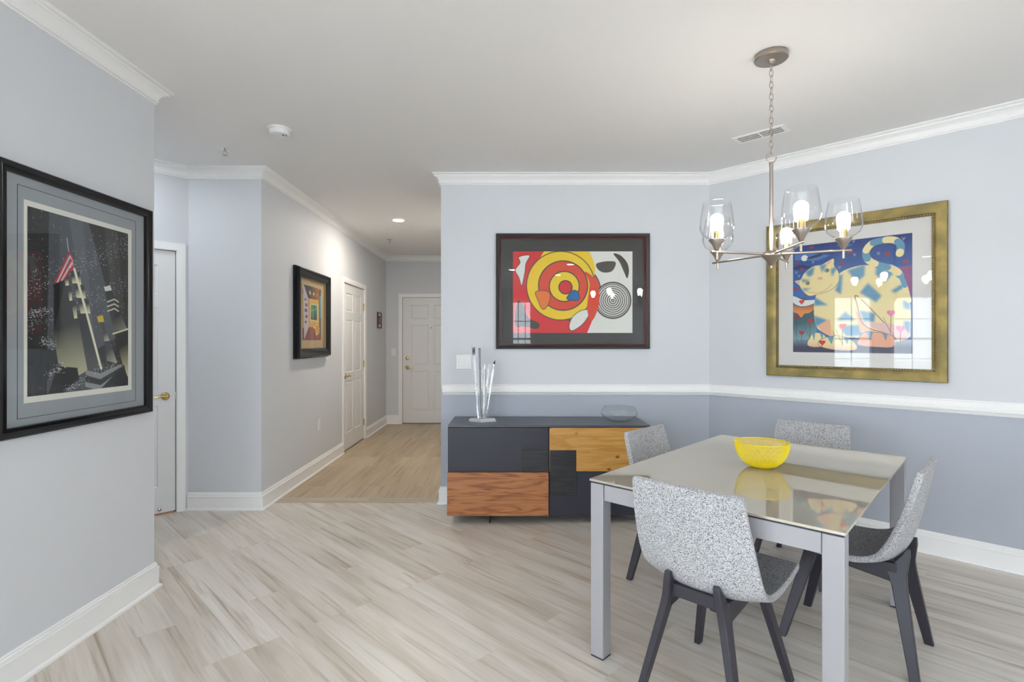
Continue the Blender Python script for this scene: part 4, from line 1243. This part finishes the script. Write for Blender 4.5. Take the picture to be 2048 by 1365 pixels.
for x in (-0.165, 0.71):
    bm = B(); box(bm, lx(x)-0.005, lx(x)+0.005, -D2+0.02, D2-0.03, 0, 0.075); box(bm, lx(x)-0.005, lx(x)+0.12, 0.02, 0.03, 0.0, 0.075); obj('leg', bm, M['black_satin'], sb)

# crystal sculpture
ST = 0.728
sx_, sy_ = -0.228, 4.060
cs = thing('crystal_sculpture', 'clear crystal sculpture of diverging blades on the sideboard', 'sculpture', (sx_, sy_, ST))
bm = B(); prism(bm, [(-0.108, 0.010), (-0.080, 0.050), (0.020, 0.060), (0.100, 0.045), (0.106, -0.005), (-0.010, -0.055)], 0.0, 0.006)
A_ = [v_ for v_ in bm.verts]
bm.free(); bm = B()
P0 = [(-0.108, 0.008), (-0.080, 0.048), (0.020, 0.060), (0.098, 0.045), (0.106, -0.008), (-0.012, -0.055)]
lo = [bm.verts.new((x, y, 0.0)) for x, y in P0]; mi_ = [bm.verts.new((x, y, 0.013)) for x, y in P0]; hi_ = [bm.verts.new((x*0.86, y*0.82, 0.024)) for x, y in P0]
bm.faces.new(lo[::-1]); bm.faces.new(hi_)
for a_, b_ in ((lo, mi_), (mi_, hi_)):
    for i in range(6): bm.faces.new((a_[i], a_[(i+1) % 6], b_[(i+1) % 6], b_[i]))
obj('base', bm, M['crystal_base'], cs)
for (bx, by, tx, ty, zt_, hw0, hw1, cut) in ((-0.022, 0.0, -0.048, 0.01, 0.575, 0.014, 0.034, -0.01), (0.000, 0.012, 0.005, 0.010, 0.42, 0.011, 0.014, 0.03), (0.018, 0.0, 0.070, 0.005, 0.455, 0.012, 0.030, 0.02)):
    bm = B()
    b0 = [bm.verts.new((bx+dx*hw0, by+dy*hw0, 0.0245)) for dx, dy in ((-1, -0.4), (0.3, -1), (1, 0.2), (-0.2, 1))]
    t_ = [bm.verts.new((tx+dx*hw1, ty+dy*hw1, zt_+cut*dx)) for dx, dy in ((-1, -0.4), (0.3, -1), (1, 0.2), (-0.2, 1))]
    bm.faces.new(b0[::-1]); bm.faces.new(t_[:3]); bm.faces.new((t_[0], t_[2], t_[3]))
    for i in range(4): bm.faces.new((b0[i], b0[(i+1) % 4], t_[(i+1) % 4], t_[i]))
    obj('blade', bm, M['crystal'], cs)

# glass bowl
bm = B()
lathe(bm, [(0, 0.0), (0.050, 0.0), (0.090, 0.012), (0.125, 0.034), (0.141, 0.056), (0.140, 0.070), (0.128, 0.092), (0.118, 0.112), (0.1155, 0.112), (0.1255, 0.092), (0.1375, 0.070), (0.138, 0.057), (0.123, 0.037), (0.089, 0.016), (0.05, 0.005), (0, 0.005)], n=56)
o = obj('glass_bowl', bm, M['clear'], None, smooth=60, loc=(0.832, 4.075, ST))
tag(o, 'clear glass bowl on the right end of the sideboard', 'bowl')
